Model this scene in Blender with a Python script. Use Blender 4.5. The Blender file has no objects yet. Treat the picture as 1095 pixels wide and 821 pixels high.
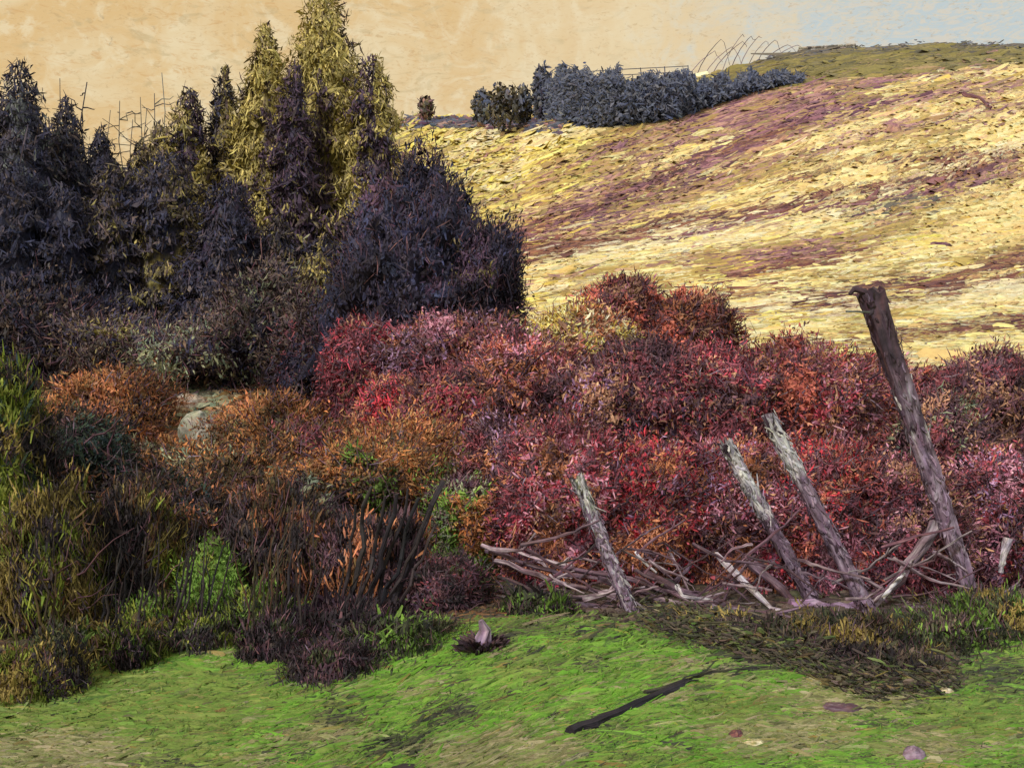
import bpy, math, random
import numpy as np

R = np.random.default_rng(11)
random.seed(11)
S = bpy.context.scene
COL = S.collection
F, CX, CY, EYE = 1095.0, 547.5, 410.5, 1.5        # focal length and centre of the 1095x821 photograph, eye height

# ------------------------------------------------------------------ camera
cam = bpy.data.cameras.new('camera'); cam.sensor_width = 36; cam.lens = 36
cam.clip_start = 0.05; cam.clip_end = 5000
co = bpy.data.objects.new('camera', cam); COL.objects.link(co)
co.location = (0, 0, EYE); co.rotation_euler = (math.radians(90), 0, 0)
S.camera = co
S.view_settings.view_transform = 'Standard'; S.view_settings.look = 'None'
S.view_settings.exposure = 0.0; S.view_settings.gamma = 1.0

def lin(c):
    c = np.asarray(c, float) / 255.0
    return np.where(c <= 0.04045, c / 12.92, ((c + 0.055) / 1.055) ** 2.4)

# ------------------------------------------------------------------ sky
SUN_EL, SUN_AZ = math.radians(38), math.radians(215)   # behind the camera, from the left
w = bpy.data.worlds.new('World'); S.world = w; w.use_nodes = True
nt = w.node_tree; nt.nodes.clear()
N_ = nt.nodes.new; K_ = nt.links.new
def wmath(op, a, b=None):
    n = N_('ShaderNodeMath'); n.operation = op
    for i, v in enumerate((a, b)):
        if v is None: continue
        if isinstance(v, (int, float)): n.inputs[i].default_value = v
        else: K_(v, n.inputs[i])
    return n.outputs[0]
def wmix(f, a, b):
    n = N_('ShaderNodeMix'); n.data_type = 'RGBA'
    for s, v in ((n.inputs[0], f), (n.inputs[6], a), (n.inputs[7], b)):
        if isinstance(v, (int, float)): s.default_value = v
        elif isinstance(v, (tuple, list, np.ndarray)): s.default_value = (*[float(q) for q in v], 1)
        else: K_(v, s)
    return n.outputs[2]
def wramp(f, lo, hi):
    n = N_('ShaderNodeMapRange'); n.interpolation_type = 'SMOOTHSTEP'
    K_(f, n.inputs[0]); n.inputs[1].default_value = lo; n.inputs[2].default_value = hi
    return n.outputs[0]
tc = N_('ShaderNodeTexCoord')
sep = N_('ShaderNodeSeparateXYZ'); K_(tc.outputs['Generated'], sep.inputs[0])
def wnoise(scale, sx=1, sy=1, sz=1, detail=5, dist=0.0, rough=.6):
    m = N_('ShaderNodeMapping'); m.inputs['Scale'].default_value = (sx, sy, sz)
    m.inputs['Rotation'].default_value = (0, math.radians(12), 0)
    K_(tc.outputs['Generated'], m.inputs[0])
    n = N_('ShaderNodeTexNoise'); n.inputs['Scale'].default_value = scale
    n.inputs['Detail'].default_value = detail; n.inputs['Distortion'].default_value = dist
    n.inputs['Roughness'].default_value = rough
    K_(m.outputs[0], n.inputs['Vector']); return n.outputs[0]
sky = N_('ShaderNodeTexSky'); sky.sky_type = 'NISHITA'; sky.sun_disc = False
sky.sun_elevation = SUN_EL; sky.sun_rotation = SUN_AZ
g = 10.0                                            # the Background runs at 0.1
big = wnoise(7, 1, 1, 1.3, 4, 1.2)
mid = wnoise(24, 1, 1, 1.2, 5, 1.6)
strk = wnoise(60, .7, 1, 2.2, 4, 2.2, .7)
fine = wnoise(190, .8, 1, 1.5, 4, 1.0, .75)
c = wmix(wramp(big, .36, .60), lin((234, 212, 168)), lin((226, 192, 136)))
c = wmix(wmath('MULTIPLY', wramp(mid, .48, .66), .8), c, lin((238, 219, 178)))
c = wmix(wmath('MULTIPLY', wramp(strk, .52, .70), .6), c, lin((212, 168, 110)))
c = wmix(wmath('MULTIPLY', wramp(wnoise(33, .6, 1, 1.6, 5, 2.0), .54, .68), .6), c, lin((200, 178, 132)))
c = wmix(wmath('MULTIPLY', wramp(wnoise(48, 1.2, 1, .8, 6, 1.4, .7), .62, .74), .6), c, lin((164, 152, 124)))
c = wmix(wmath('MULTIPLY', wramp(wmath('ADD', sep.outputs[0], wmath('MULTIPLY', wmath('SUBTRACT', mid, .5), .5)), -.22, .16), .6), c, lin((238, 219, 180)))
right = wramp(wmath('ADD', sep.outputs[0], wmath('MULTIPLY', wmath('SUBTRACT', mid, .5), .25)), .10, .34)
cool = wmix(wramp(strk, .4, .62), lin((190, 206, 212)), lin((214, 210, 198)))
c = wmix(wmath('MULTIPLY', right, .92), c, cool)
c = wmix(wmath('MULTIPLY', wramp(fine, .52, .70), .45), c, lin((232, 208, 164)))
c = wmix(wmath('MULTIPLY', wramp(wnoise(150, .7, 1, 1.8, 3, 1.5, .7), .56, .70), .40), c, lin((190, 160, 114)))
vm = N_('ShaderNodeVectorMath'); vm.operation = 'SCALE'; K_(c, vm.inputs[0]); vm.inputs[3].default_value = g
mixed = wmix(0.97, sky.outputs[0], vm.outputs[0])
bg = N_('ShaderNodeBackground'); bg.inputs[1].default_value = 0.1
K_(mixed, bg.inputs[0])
wo = N_('ShaderNodeOutputWorld'); K_(bg.outputs[0], wo.inputs[0])

# ------------------------------------------------------------------ sun: soft, through a veil of cloud
sl = bpy.data.lights.new('sun', 'SUN'); sl.energy = 2.6; sl.angle = math.radians(8); sl.color = (1, .97, .93)
so = bpy.data.objects.new('sun', sl); COL.objects.link(so)
sd = np.array([math.sin(SUN_AZ) * math.cos(SUN_EL), math.cos(SUN_AZ) * math.cos(SUN_EL), math.sin(SUN_EL)])
from mathutils import Vector
so.rotation_euler = Vector(sd).to_track_quat('Z', 'Y').to_euler()
GAIN = np.array([1.00, 0.93, 0.66])                     # light on a facing surface, used to turn colours into albedo

# ------------------------------------------------------------------ noise in numpy
_T = np.random.default_rng(5).random((256, 256))
def vnoise(x, y):
    x = np.asarray(x, float); y = np.asarray(y, float)
    xi = np.floor(x).astype(int); yi = np.floor(y).astype(int)
    fx = x - xi; fy = y - yi
    fx = fx * fx * (3 - 2 * fx); fy = fy * fy * (3 - 2 * fy)
    g_ = lambda a, b: _T[a % 256, b % 256]
    return (g_(xi, yi) * (1 - fx) + g_(xi + 1, yi) * fx) * (1 - fy) + (g_(xi, yi + 1) * (1 - fx) + g_(xi + 1, yi + 1) * fx) * fy
def fbm(x, y, o=4):
    s = 0; a = .5
    for i in range(o):
        s = s + a * vnoise(np.asarray(x) * 2 ** i + 17 * i, np.asarray(y) * 2 ** i + 31 * i); a *= .5
    return s

# ------------------------------------------------------------------ terrain
RIDGE = 220.0
SKYX = np.array([-900, 0, 300, 430, 560, 600, 660, 740, 800, 850, 1000, 1095, 2000], float)
SKYY = np.array([250, 235, 170, 128, 122, 92, 88, 84, 70, 57, 48, 50, 70], float)
def height(X, Y):
    X = np.asarray(X, float); Y = np.asarray(Y, float)
    Yc = np.maximum(Y, 1e-3)
    px = CX + F * np.clip(X / np.maximum(Yc, 12), -1.3, 1.3)
    e = (CY - np.interp(px, SKYX, SKYY)) / F
    a = (e * RIDGE + EYE) / (RIDGE - 12) ** 1.35
    d = np.minimum(np.maximum(Yc - 12, 0), RIDGE - 12)
    z = a * d ** 1.35
    sm = lambda v: np.clip(v, 0, 1) ** 2 * (3 - 2 * np.clip(v, 0, 1))
    z = z + .85 * sm((Yc - 12.5) / 9) * sm((470 - px) / 130) * sm((90 - Yc) / 40)
    over = np.maximum(Yc - RIDGE, 0)
    z = z - over * .12 - np.minimum(over, 30) ** 2 * .004
    amp = np.clip(Yc / 40, .0, 1) * .35
    z = z + amp * (fbm(X * .16 + 9, Y * .12) - .47) * np.clip((RIDGE - Yc) / 60, .15, 1)
    # hummocks of the near grass
    z = z + .17 * np.exp(-((X - .55) / 1.1) ** 2 - ((Yc - 5.5) / .75) ** 2) - .10 * np.exp(-((X + 1.7) / 1.1) ** 2 - ((Yc - 5.2) / .9) ** 2)
    near = np.clip((13 - np.abs(Y)) / 6, 0, 1)
    z = z + near * .16 * (fbm(X * .8, Y * .8 + 4, 3) - .45)
    return z
def to_ground(px, py, lo=2.2, hi=RIDGE):
    px = np.asarray(px, float); py = np.asarray(py, float)
    a = np.full(px.shape, lo); b = np.full(px.shape, hi); u = (px - CX) / F
    for _ in range(34):
        m = (a + b) / 2
        q = CY - F * (height(u * m, m) - EYE) / m
        up = q > py
        a = np.where(up, m, a); b = np.where(up, b, m)
    m = (a + b) / 2
    return np.stack([u * m, m, height(u * m, m)], -1)
def at(px, py, Y):
    return np.array([(px - CX) / F * Y, Y, EYE + (CY - py) / F * Y])
def foot(px, Y):
    x = (px - CX) / F * Y
    return np.array([x, Y, float(height(x, Y))])

# ------------------------------------------------------------------ palettes: colours as they look in daylight
PAL = dict(
 hill=[(212,184,114),(222,196,136),(206,178,100),(200,172,102),(190,160,94),(218,190,122),(182,154,92),(204,176,112)],
 hill_low=[(218,188,120),(224,198,138),(212,184,104),(214,188,110),(200,170,100),(206,176,106),(188,158,92),(224,202,146)],
 yellow=[(186,168,80),(200,182,92),(172,152,76),(210,190,110),(150,130,74),(140,118,72),(190,166,70)],
 ochre=[(150,124,66),(136,116,64),(164,138,74),(120,104,66),(142,108,70)],
 butter=[(216,190,84),(226,200,100),(206,176,72),(190,160,66)],
 heather=[(100,62,74),(84,48,62),(124,86,84),(140,98,96),(112,70,72),(72,44,56),(160,116,108)],
 mauve=[(132,96,92),(150,112,96),(112,74,80),(165,128,96),(150,120,74),(176,134,112),(94,60,72)],
 russet=[(118,72,58),(140,84,62),(94,56,56),(160,112,72),(74,48,48)],
 ridge=[(128,116,56),(116,106,50),(140,126,60),(104,92,52),(92,86,56),(150,132,74)],
 ridgedark=[(88,84,68),(104,96,78),(74,70,62),(120,108,82)],
 forestfloor=[(72,60,54),(58,50,50),(86,72,56),(66,62,50),(48,44,46),(96,76,54)],
 bracken=[(160,96,50),(146,92,52),(128,80,48),(172,110,58),(104,78,46),(112,90,50),(84,68,46),(138,104,56)],
 brackendark=[(74,62,44),(92,70,44),(58,52,42),(120,82,50),(86,82,46),(50,46,42)],
 sage=[(104,110,78),(88,98,72),(128,126,84),(72,80,64),(140,136,94)],
 under=[(62,50,46),(78,62,52),(96,80,62),(50,42,40),(110,92,72),(92,86,58),(72,74,46),(120,104,80)],
 grass=[(108,140,48),(118,150,56),(98,130,44),(130,152,66),(112,134,54),(92,116,48),(134,146,72)],
 grassolive=[(112,128,54),(102,120,50),(124,132,60),(94,108,46),(132,132,68),(104,134,50)],
 grasstan=[(138,134,78),(150,142,92),(126,130,68),(116,128,58),(164,152,106),(110,108,62)],
 grassdark=[(62,70,42),(52,54,40),(78,84,48),(44,44,38),(92,92,54)],
 dark=[(46,40,48),(38,34,42),(52,46,54),(42,42,58),(58,50,50),(34,32,36)],
 darkblue=[(44,44,60),(40,40,48),(56,56,68),(36,34,42),(52,48,54)],
 darkbrown=[(60,50,50),(74,62,54),(48,42,46),(86,72,58),(54,52,44)],
 greygreen=[(78,82,72),(64,66,64),(54,52,54),(90,92,78),(46,44,50)],
 olive=[(128,118,52),(116,108,48),(140,130,62),(104,96,46),(150,140,72),(88,80,46)],
 olivedark=[(72,64,46),(96,88,46),(54,46,46),(112,104,50),(46,40,46)],
 purple=[(62,46,58),(50,38,50),(74,56,62),(44,36,46)],
 farwood=[(98,102,106),(86,92,100),(112,112,106),(78,86,100),(92,92,90)],
 farolive=[(98,90,60),(80,74,58),(66,60,56),(112,102,66)],
 maroon=[(88,42,50),(104,50,56),(72,38,46),(120,58,60),(60,38,44)],
 crimson=[(142,42,56),(126,38,52),(160,46,60),(108,40,50),(150,60,66)],
 scarlet=[(186,36,52),(170,34,48),(150,40,50),(196,56,66)],
 brick=[(152,74,58),(164,88,66),(138,66,58),(172,100,74),(120,62,54)],
 fern=[(196,118,58),(178,112,62),(158,98,56),(206,134,72),(134,100,58),(142,114,64),(120,90,58),(170,130,72)],
 rust=[(146,88,54),(132,78,52),(160,100,60),(112,70,50),(120,82,56)],
 pink=[(166,104,112),(180,124,130),(150,90,100),(192,140,140),(140,80,94)],
 lilac=[(158,116,142),(136,98,122),(176,138,156),(120,86,108)],
 shade=[(60,42,48),(48,36,42),(72,52,52),(54,44,46),(84,62,58)],
 tawny=[(120,86,62),(104,72,58),(136,104,72),(90,64,56)],
 gorse=[(204,180,84),(188,162,64),(216,198,120),(166,136,62),(150,96,60),(224,206,150)],
 cream=[(214,196,150),(226,208,164),(190,168,120),(200,180,120)],
 yg=[(122,130,42),(106,118,40),(138,140,54),(88,100,40),(150,146,66)],
 yo=[(128,112,50),(146,130,60),(110,96,46),(160,142,72),(94,80,44)],
 teal=[(40,56,50),(34,46,46),(50,64,46),(60,70,46),(44,44,42)],
 coal=[(34,30,34),(42,36,38),(28,26,30),(52,44,46)],
 blackish=[(40,36,36),(48,42,40),(34,32,32),(58,50,44)],
 fresh=[(110,142,52),(96,126,46),(126,150,66),(84,108,44)],
 postgrey=[(122,104,110),(106,90,96),(138,122,126),(92,76,82),(150,136,138),(112,92,104)],
 postdark=[(58,44,46),(72,54,56),(46,36,40),(84,64,66),(92,74,78)],
 postpale=[(186,180,172),(204,200,192),(160,156,150),(140,132,134),(214,208,204)],
 bonewood=[(196,178,164),(168,148,140),(140,116,112),(118,94,92),(214,198,186),(98,78,76)],
 greywood=[(104,84,86),(88,70,72),(120,100,100),(74,58,60),(140,118,116)],
 stone=[(170,160,132),(196,184,150),(148,140,112),(120,114,92),(210,200,170)],
)
LPAL = {k: np.clip(lin(v) / GAIN, 0.004, .9) for k, v in PAL.items()}
# leaves turn every way and see only part of the light, so their own colour is stronger than what they show
for k_, f_ in dict(olive=(2.5,2.3,2.5), olivedark=(2.0,1.9,1.8), dark=(1.45,1.5,1.5), darkblue=(1.45,1.6,1.65), darkbrown=(2.1,2.0,1.8), greygreen=(2.1,2.1,1.9), purple=(1.9,1.75,1.6), forestfloor=(1.7,1.7,1.6), sage=(1.5,1.5,1.5), blackish=(1.4,1.35,1.3), brackendark=(1.35,1.3,1.2), teal=(1.5,1.5,1.4), fresh=(1.1,1.1,1.0),
                   maroon=(2.15,2.4,1.9), crimson=(1.55,2.4,1.7), scarlet=(1.25,1.9,1.3), brick=(1.95,2.1,1.85), rust=(1.8,1.9,1.8), pink=(1.4,1.45,1.3), lilac=(1.25,1.35,1.15), shade=(2.1,1.9,1.75), tawny=(2.4,2.4,2.1),
                   hill=(1.5,1.5,1.38), hill_low=(1.55,1.53,1.45), yellow=(1.5,1.55,1.3), cream=(1.3,1.3,1.15), butter=(1.4,1.42,1.15), ochre=(1.5,1.52,1.2), heather=(1.25,1.15,1.15), mauve=(1.35,1.3,1.25), postgrey=(1.5,1.4,1.3), postpale=(1.45,1.45,1.35), bonewood=(.95,.92,.88), gorse=(1.5,1.5,1.3), yg=(1.0,1.05,.9), yo=(1.05,1.0,1.0), grass=(.84,1.13,.62), grassolive=(.95,1.08,.85)).items():
    LPAL[k_] = np.clip(LPAL[k_] * np.array(f_), .004, .88)
def pick(name, n, jit=.12):
    p = LPAL[name]; c = p[R.integers(0, len(p), n)]
    return np.clip(c * (1 + R.normal(0, jit, (n, 1))) * (1 + R.normal(0, jit * .35, (n, 3))), .003, .92)
def pickmix(mix, n, jit=.12):
    names = [m[0] for m in mix]; wts = np.array([m[1] for m in mix], float); wts /= wts.sum()
    ch = R.choice(len(names), n, p=wts); out = np.zeros((n, 3))
    for i, nm in enumerate(names):
        k = ch == i
        if k.any(): out[k] = pick(nm, int(k.sum()), jit)
    return out

# ------------------------------------------------------------------ materials
def paint(name, streak=1.0, bump=.6, rough=.55, spec=.35, mottle=.35, mscale=6.0, dist=.01):
    m = bpy.data.materials.new(name); m.use_nodes = True
    t = m.node_tree; t.nodes.clear(); n = t.nodes.new; l = t.links.new
    out = n('ShaderNodeOutputMaterial'); b = n('ShaderNodeBsdfPrincipled'); l(b.outputs[0], out.inputs[0])
    b.inputs['Roughness'].default_value = rough; b.inputs['Specular IOR Level'].default_value = spec
    a1 = n('ShaderNodeAttribute'); a1.attribute_name = 'c1'
    a2 = n('ShaderNodeAttribute'); a2.attribute_name = 'c2'
    st = n('ShaderNodeAttribute'); st.attribute_name = 'st'
    mp = n('ShaderNodeMapping'); mp.inputs['Scale'].default_value = (1.2, 5.0 * streak, 1); l(st.outputs['Vector'], mp.inputs[0])
    nz = n('ShaderNodeTexNoise'); nz.inputs['Scale'].default_value = 1.0; nz.inputs['Detail'].default_value = 4; nz.inputs['Roughness'].default_value = .62
    nz.inputs['Distortion'].default_value = .6
    l(mp.outputs[0], nz.inputs['Vector'])
    mr = n('ShaderNodeMapRange'); l(nz.outputs[0], mr.inputs[0]); mr.inputs[1].default_value = .36; mr.inputs[2].default_value = .64
    mx = n('ShaderNodeMix'); mx.data_type = 'RGBA'; l(mr.outputs[0], mx.inputs[0]); l(a1.outputs['Color'], mx.inputs[6]); l(a2.outputs['Color'], mx.inputs[7])
    # dry, broken pigment
    tcn = n('ShaderNodeTexCoord'); nm = n('ShaderNodeTexNoise'); nm.inputs['Scale'].default_value = mscale; nm.inputs['Detail'].default_value = 6
    nm.inputs['Roughness'].default_value = .7; l(tcn.outputs['Object'], nm.inputs['Vector'])
    mr2 = n('ShaderNodeMapRange'); l(nm.outputs[0], mr2.inputs[0]); mr2.inputs[1].default_value = .3; mr2.inputs[2].default_value = .7
    mr2.inputs[3].default_value = 1 - mottle; mr2.inputs[4].default_value = 1 + mottle
    vs = n('ShaderNodeVectorMath'); vs.operation = 'SCALE'; l(mx.outputs[2], vs.inputs[0]); l(mr2.outputs[0], vs.inputs[3])
    l(vs.outputs[0], b.inputs['Base Color'])
    bp = n('ShaderNodeBump'); bp.inputs['Strength'].default_value = bump; bp.inputs['Distance'].default_value = dist
    l(nz.outputs[0], bp.inputs['Height'])
    bp2 = n('ShaderNodeBump'); bp2.inputs['Strength'].default_value = bump * .6; bp2.inputs['Distance'].default_value = dist
    l(nm.outputs[0], bp2.inputs['Height']); l(bp.outputs[0], bp2.inputs['Normal'])
    l(bp2.outputs[0], b.inputs['Normal'])
    return m
M_LEAF = paint('foliage_pigment', 1.0, .6, .7, .2, .30, 9, .008)
M_TREE = paint('needle_pigment', 1.0, .7, .6, .3, .30, 4, .03)
M_GROUND = paint('ground_pigment', 1.2, .7, .6, .3, .28, 9, .010)
M_HILL = paint('hill_pigment', 1.4, .8, .6, .3, .25, 1.6, .06)
M_SOIL = paint('soil_pigment', 1.0, .8, .75, .2, .35, 3, .02)
M_WOOD = paint('weathered_wood', 1.6, .8, .6, .3, .35, 22, .004)
M_STONE = paint('stone_pigment', .8, .9, .7, .25, .35, 12, .008)

# ------------------------------------------------------------------ mesh helpers
class MB:
    def __init__(s): s.v = []; s.f = []; s.c1 = []; s.c2 = []; s.st = []; s.n = 0
    def add(s, v, f, c1, c2, st):
        s.v.append(v); s.f.append(f + s.n); s.c1.append(c1); s.c2.append(c2); s.st.append(st); s.n += len(v)
    def build(s, name, mat, parent=None, smooth=False):
        v = np.concatenate(s.v); f = np.concatenate(s.f)
        org = np.zeros(3)
        if parent is not None:
            p = parent
            while p is not None: org = org + np.array(p.location); p = p.parent
        v = v - org
        me = bpy.data.meshes.new(name)
        me.vertices.add(len(v)); me.vertices.foreach_set('co', v.astype(np.float32).ravel())
        me.loops.add(f.size); me.loops.foreach_set('vertex_index', f.astype(np.int32).ravel())
        me.polygons.add(len(f)); me.polygons.foreach_set('loop_start', np.arange(0, f.size, 4, dtype=np.int32))
        me.polygons.foreach_set('use_smooth', np.full(len(f), smooth))
        me.update(calc_edges=True)
        for nm, arr in (('c1', s.c1), ('c2', s.c2)):
            a = me.attributes.new(nm, 'FLOAT_COLOR', 'POINT'); q = np.concatenate(arr)
            a.data.foreach_set('color', np.concatenate([q, np.ones((len(q), 1))], 1).astype(np.float32).ravel())
        a = me.attributes.new('st', 'FLOAT_VECTOR', 'POINT'); a.data.foreach_set('vector', np.concatenate(s.st).astype(np.float32).ravel())
        me.materials.append(mat)
        o = bpy.data.objects.new(name, me); COL.objects.link(o)
        if parent is not None: o.parent = parent
        return o

def unit(a): return a / np.maximum(np.linalg.norm(a, axis=-1, keepdims=True), 1e-9)
def dabs(mb, P, D, N, L, W, c1, c2, k=4, arch=.22, bend=.25, rag=.35):
    """short thick strokes of foliage, grass or earth: ridged ragged blades that follow D and face N"""
    n = len(P)
    if n == 0: return
    D = unit(D); N = unit(N - D * (N * D).sum(-1, keepdims=True)); Sx = np.cross(N, D)
    t = np.linspace(-.5, .5, k + 1)
    L = np.broadcast_to(L, n).astype(float); W = np.broadcast_to(W, n).astype(float)
    prof = 1 - .6 * np.abs(2 * t) ** 4
    wl = W[:, None] * .5 * prof * (1 + R.uniform(-rag, rag, (n, k + 1)))
    wr = W[:, None] * .5 * prof * (1 + R.uniform(-rag, rag, (n, k + 1)))
    bd = R.normal(0, bend, n)[:, None] * L[:, None] * (t ** 2 - .08)[None]
    lift = R.normal(0, .12, n)[:, None] * L[:, None] * (t ** 2)[None]
    cen = P[:, None] + D[:, None] * (L[:, None] * t)[..., None] + Sx[:, None] * bd[..., None] + N[:, None] * lift[..., None]
    h = arch * W[:, None] * (1 - .5 * np.abs(2 * t)) * (1 + R.uniform(-.5, .5, (n, k + 1)))
    V = np.stack([cen + Sx[:, None] * wl[..., None], cen + N[:, None] * h[..., None], cen - Sx[:, None] * wr[..., None]], 2)  # n,k+1,3,3
    rnd = R.uniform(0, 200, (n, 1, 1, 2))
    st = np.zeros((n, k + 1, 3, 3))
    st[..., 0] = (t[None, :, None] * (L / np.maximum(W, 1e-6))[:, None, None]) * .6
    st[..., 1] = np.array([-.5, 0, .5])[None, None, :] * .9
    st[..., :2] += rnd
    i = np.arange(k)[:, None] * 3 + np.arange(2)[None]
    q = np.stack([i, i + 3, i + 4, i + 1], -1).reshape(-1, 4)
    Fq = (np.arange(n)[:, None, None] * (3 * (k + 1)) + q[None]).reshape(-1, 4)
    m = 3 * (k + 1)
    mb.add(V.reshape(-1, 3), Fq, np.repeat(c1, m, 0), np.repeat(c2, m, 0), st.reshape(-1, 3))

def fines(mb, P, D, N, L, W, c1, c2):
    """fine leaves, needles and twig ends: small bent blades"""
    n = len(P); D = unit(D); N = unit(N - D * (N * D).sum(-1, keepdims=True)); Sx = np.cross(N, D)
    t = np.array([-.5, .05, .5]); wf = np.array([.35, 1., .25])
    cen = P[:, None] + D[:, None] * (L[:, None] * t)[..., None] + N[:, None] * (R.normal(0, .16, n)[:, None] * L[:, None] * np.array([1, 0, 1.])[None])[..., None]
    w_ = (W[:, None] * .5 * wf[None])[..., None] * Sx[:, None]
    V = np.stack([cen + w_, cen - w_], 2).reshape(-1, 3)
    q = np.array([[0, 2, 3, 1], [2, 4, 5, 3]])
    Fq = (np.arange(n)[:, None, None] * 6 + q[None]).reshape(-1, 4)
    st = np.repeat(R.uniform(0, 200, (n, 3)), 6, 0) + np.tile(np.array([[0, 0, 0], [0, .3, 0], [.6, 0, 0], [.6, .3, 0], [1.2, 0, 0], [1.2, .3, 0]]), (n, 1))
    mb.add(V, Fq, np.repeat(c1, 6, 0), np.repeat(c2, 6, 0), st)
def tube(mb, pts, rad, c1, c2, seg=7, rough=.12, cap=True):
    """tapered limb along pts"""
    pts = np.asarray(pts, float); n = len(pts); rad = np.broadcast_to(rad, n).astype(float)
    T = np.gradient(pts, axis=0); T = unit(T)
    ref = np.array([0, 0, 1.]) if abs(T[0, 2]) < .9 else np.array([1., 0, 0])
    A = unit(np.cross(T, ref)); B = np.cross(T, A)
    th = np.linspace(0, 2 * np.pi, seg, endpoint=False)
    rr = rad[:, None] * (1 + R.uniform(-rough, rough, (n, seg)))
    V = pts[:, None] + A[:, None] * (np.cos(th) * rr)[..., None] + B[:, None] * (np.sin(th) * rr)[..., None]
    V = V.reshape(-1, 3)
    q = []
    for i in range(n - 1):
        for j in range(seg):
            j2 = (j + 1) % seg; q.append((i * seg + j, i * seg + j2, (i + 1) * seg + j2, (i + 1) * seg + j))
    st = np.zeros((n, seg, 3)); ln = np.concatenate([[0], np.cumsum(np.linalg.norm(np.diff(pts, axis=0), axis=1))])
    st[..., 0] = ln[:, None] * 3 + R.uniform(0, 90); st[..., 1] = np.abs(th / np.pi - 1)[None] * 1.5
    st = st.reshape(-1, 3)
    if cap:
        V = np.concatenate([V, pts[:1], pts[-1:]]); st = np.concatenate([st, st[:1], st[-1:]])
        a, b = n * seg, n * seg + 1
        for j in range(0, seg, 1):
            j2 = (j + 1) % seg
            q.append((a, j2, j, j)); q.append((b, (n - 1) * seg + j, (n - 1) * seg + j2, (n - 1) * seg + j2))
    q = np.array(q)
    c1 = np.broadcast_to(c1, (len(V), 3)) if np.ndim(c1) == 1 else c1
    c2 = np.broadcast_to(c2, (len(V), 3)) if np.ndim(c2) == 1 else c2
    # caps as thin quads: drop the doubled corner by nudging to a valid quad
    keep = q[:, 2] != q[:, 3]
    tri = q[~keep]
    if len(tri):
        extra = []; qq = []
        base = len(V)
        for (a, b, c_, _) in tri:
            extra.append((V[b] + V[c_]) / 2); qq.append((a, b, base + len(extra) - 1, c_))
        V = np.concatenate([V, np.array(extra)]); c1 = np.concatenate([c1, np.repeat(c1[:1], len(extra), 0)]); c2 = np.concatenate([c2, np.repeat(c2[:1], len(extra), 0)])
        st = np.concatenate([st, np.repeat(st[-1:], len(extra), 0)])
        q = np.concatenate([q[keep], np.array(qq)])
    mb.add(V, q, c1, c2, st)

def curve(a, b, n=6, wob=.04, sag=0.0):
    a = np.asarray(a, float); b = np.asarray(b, float); t = np.linspace(0, 1, n)[:, None]
    p = a + (b - a) * t; L = np.linalg.norm(b - a)
    p[1:-1] += R.normal(0, wob * L, (n - 2, 3)); p[:, 2] += sag * L * np.sin(np.pi * t[:, 0])
    return p

def thing(name, label, cat, loc, group=None):
    o = bpy.data.objects.new(name, None); COL.objects.link(o); o.empty_display_size = .2
    o.location = [float(q) for q in loc]; o['label'] = label; o['category'] = cat
    if group: o['group'] = group
    bpy.context.view_layer.update()
    return o
def tag(o, label=None, cat=None, group=None, kind=None):
    for k, v in (('label', label), ('category', cat), ('group', group), ('kind', kind)):
        if v: o[k] = v
    return o

# ------------------------------------------------------------------ where grass, bracken, heather grow (seen from the gate; turned into ground positions)
def seg_dist(px, py, line):
    d = np.full(np.shape(px), 1e9)
    for (x0, y0), (x1, y1) in zip(line[:-1], line[1:]):
        dx, dy = x1 - x0, y1 - y0; t = np.clip(((px - x0) * dx + (py - y0) * dy) / (dx * dx + dy * dy), 0, 1)
        d = np.minimum(d, np.hypot(px - x0 - t * dx, py - y0 - t * dy))
    return d
EDGE_X = [-400, 0, 60, 130, 200, 270, 330, 400, 470, 560, 690, 760, 850, 930, 1010, 1040, 1095, 1500]
EDGE_Y = [770, 752, 722, 690, 650, 668, 722, 704, 676, 660, 668, 690, 716, 742, 738, 690, 655, 650]
HEATH = [([(530,268),(620,236),(700,196),(790,152),(850,128),(950,108)], 5, 'heather'),
         ([(600,222),(660,188),(740,150),(800,112),(880,92),(1000,80),(1095,70)], 4, 'mauve'),
         ([(700,200),(760,178),(830,150)], 3, 'heather'),
         ([(540,288),(640,262),(720,240),(800,232),(880,212),(1000,192),(1085,170)], 5, 'russet'),
         ([(880,165),(930,148),(1000,132),(1060,118)], 5, 'mauve'),
         ([(950,180),(1000,172),(1045,166)], 5, 'russet'),
         ([(775,300),(830,290),(905,276)], 6, 'russet'),
         ([(905,235),(960,222),(1000,216)], 3, 'ridgedark'),
         ([(545,262),(575,268),(640,258)], 7, 'russet'),
         ([(560,250),(660,212),(760,166),(850,138)], 3, 'russet'),
         ([(610,258),(700,224),(790,190),(880,160),(960,134)], 3, 'mauve'),
         ([(700,262),(800,238),(900,222),(1000,206),(1095,186)], 2.5, 'heather'),
         ([(820,200),(900,182),(960,170)], 3, 'russet'),
         ([(620,300),(720,282),(840,262),(940,250)], 2.5, 'ochre'),
         ([(900,300),(980,286),(1095,268)], 3, 'ochre'),
         ([(690,330),(800,318),(900,312),(1095,300)], 2.5, 'russet'),
         ([(1040,104),(1060,98),(1095,94)], 3, 'mauve')]
def slope_at(px, py):
    s = np.interp(py, [60, 120, 190, 260, 330, 400], [-.14, -.30, -.36, -.20, -.10, -.04])
    s = np.where(px < 560, s * 1.3, s)
    s = np.where(py > 640, np.interp(px, [0, 200, 450, 700, 900, 1095], [-.12, -.15, -.45, -.22, .05, -.1]), s)
    s = np.where((px < 540) & (py > 330) & (py < 640), np.interp(px, [0, 250, 540], [.08, -.05, -.3]), s)
    return s
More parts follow.
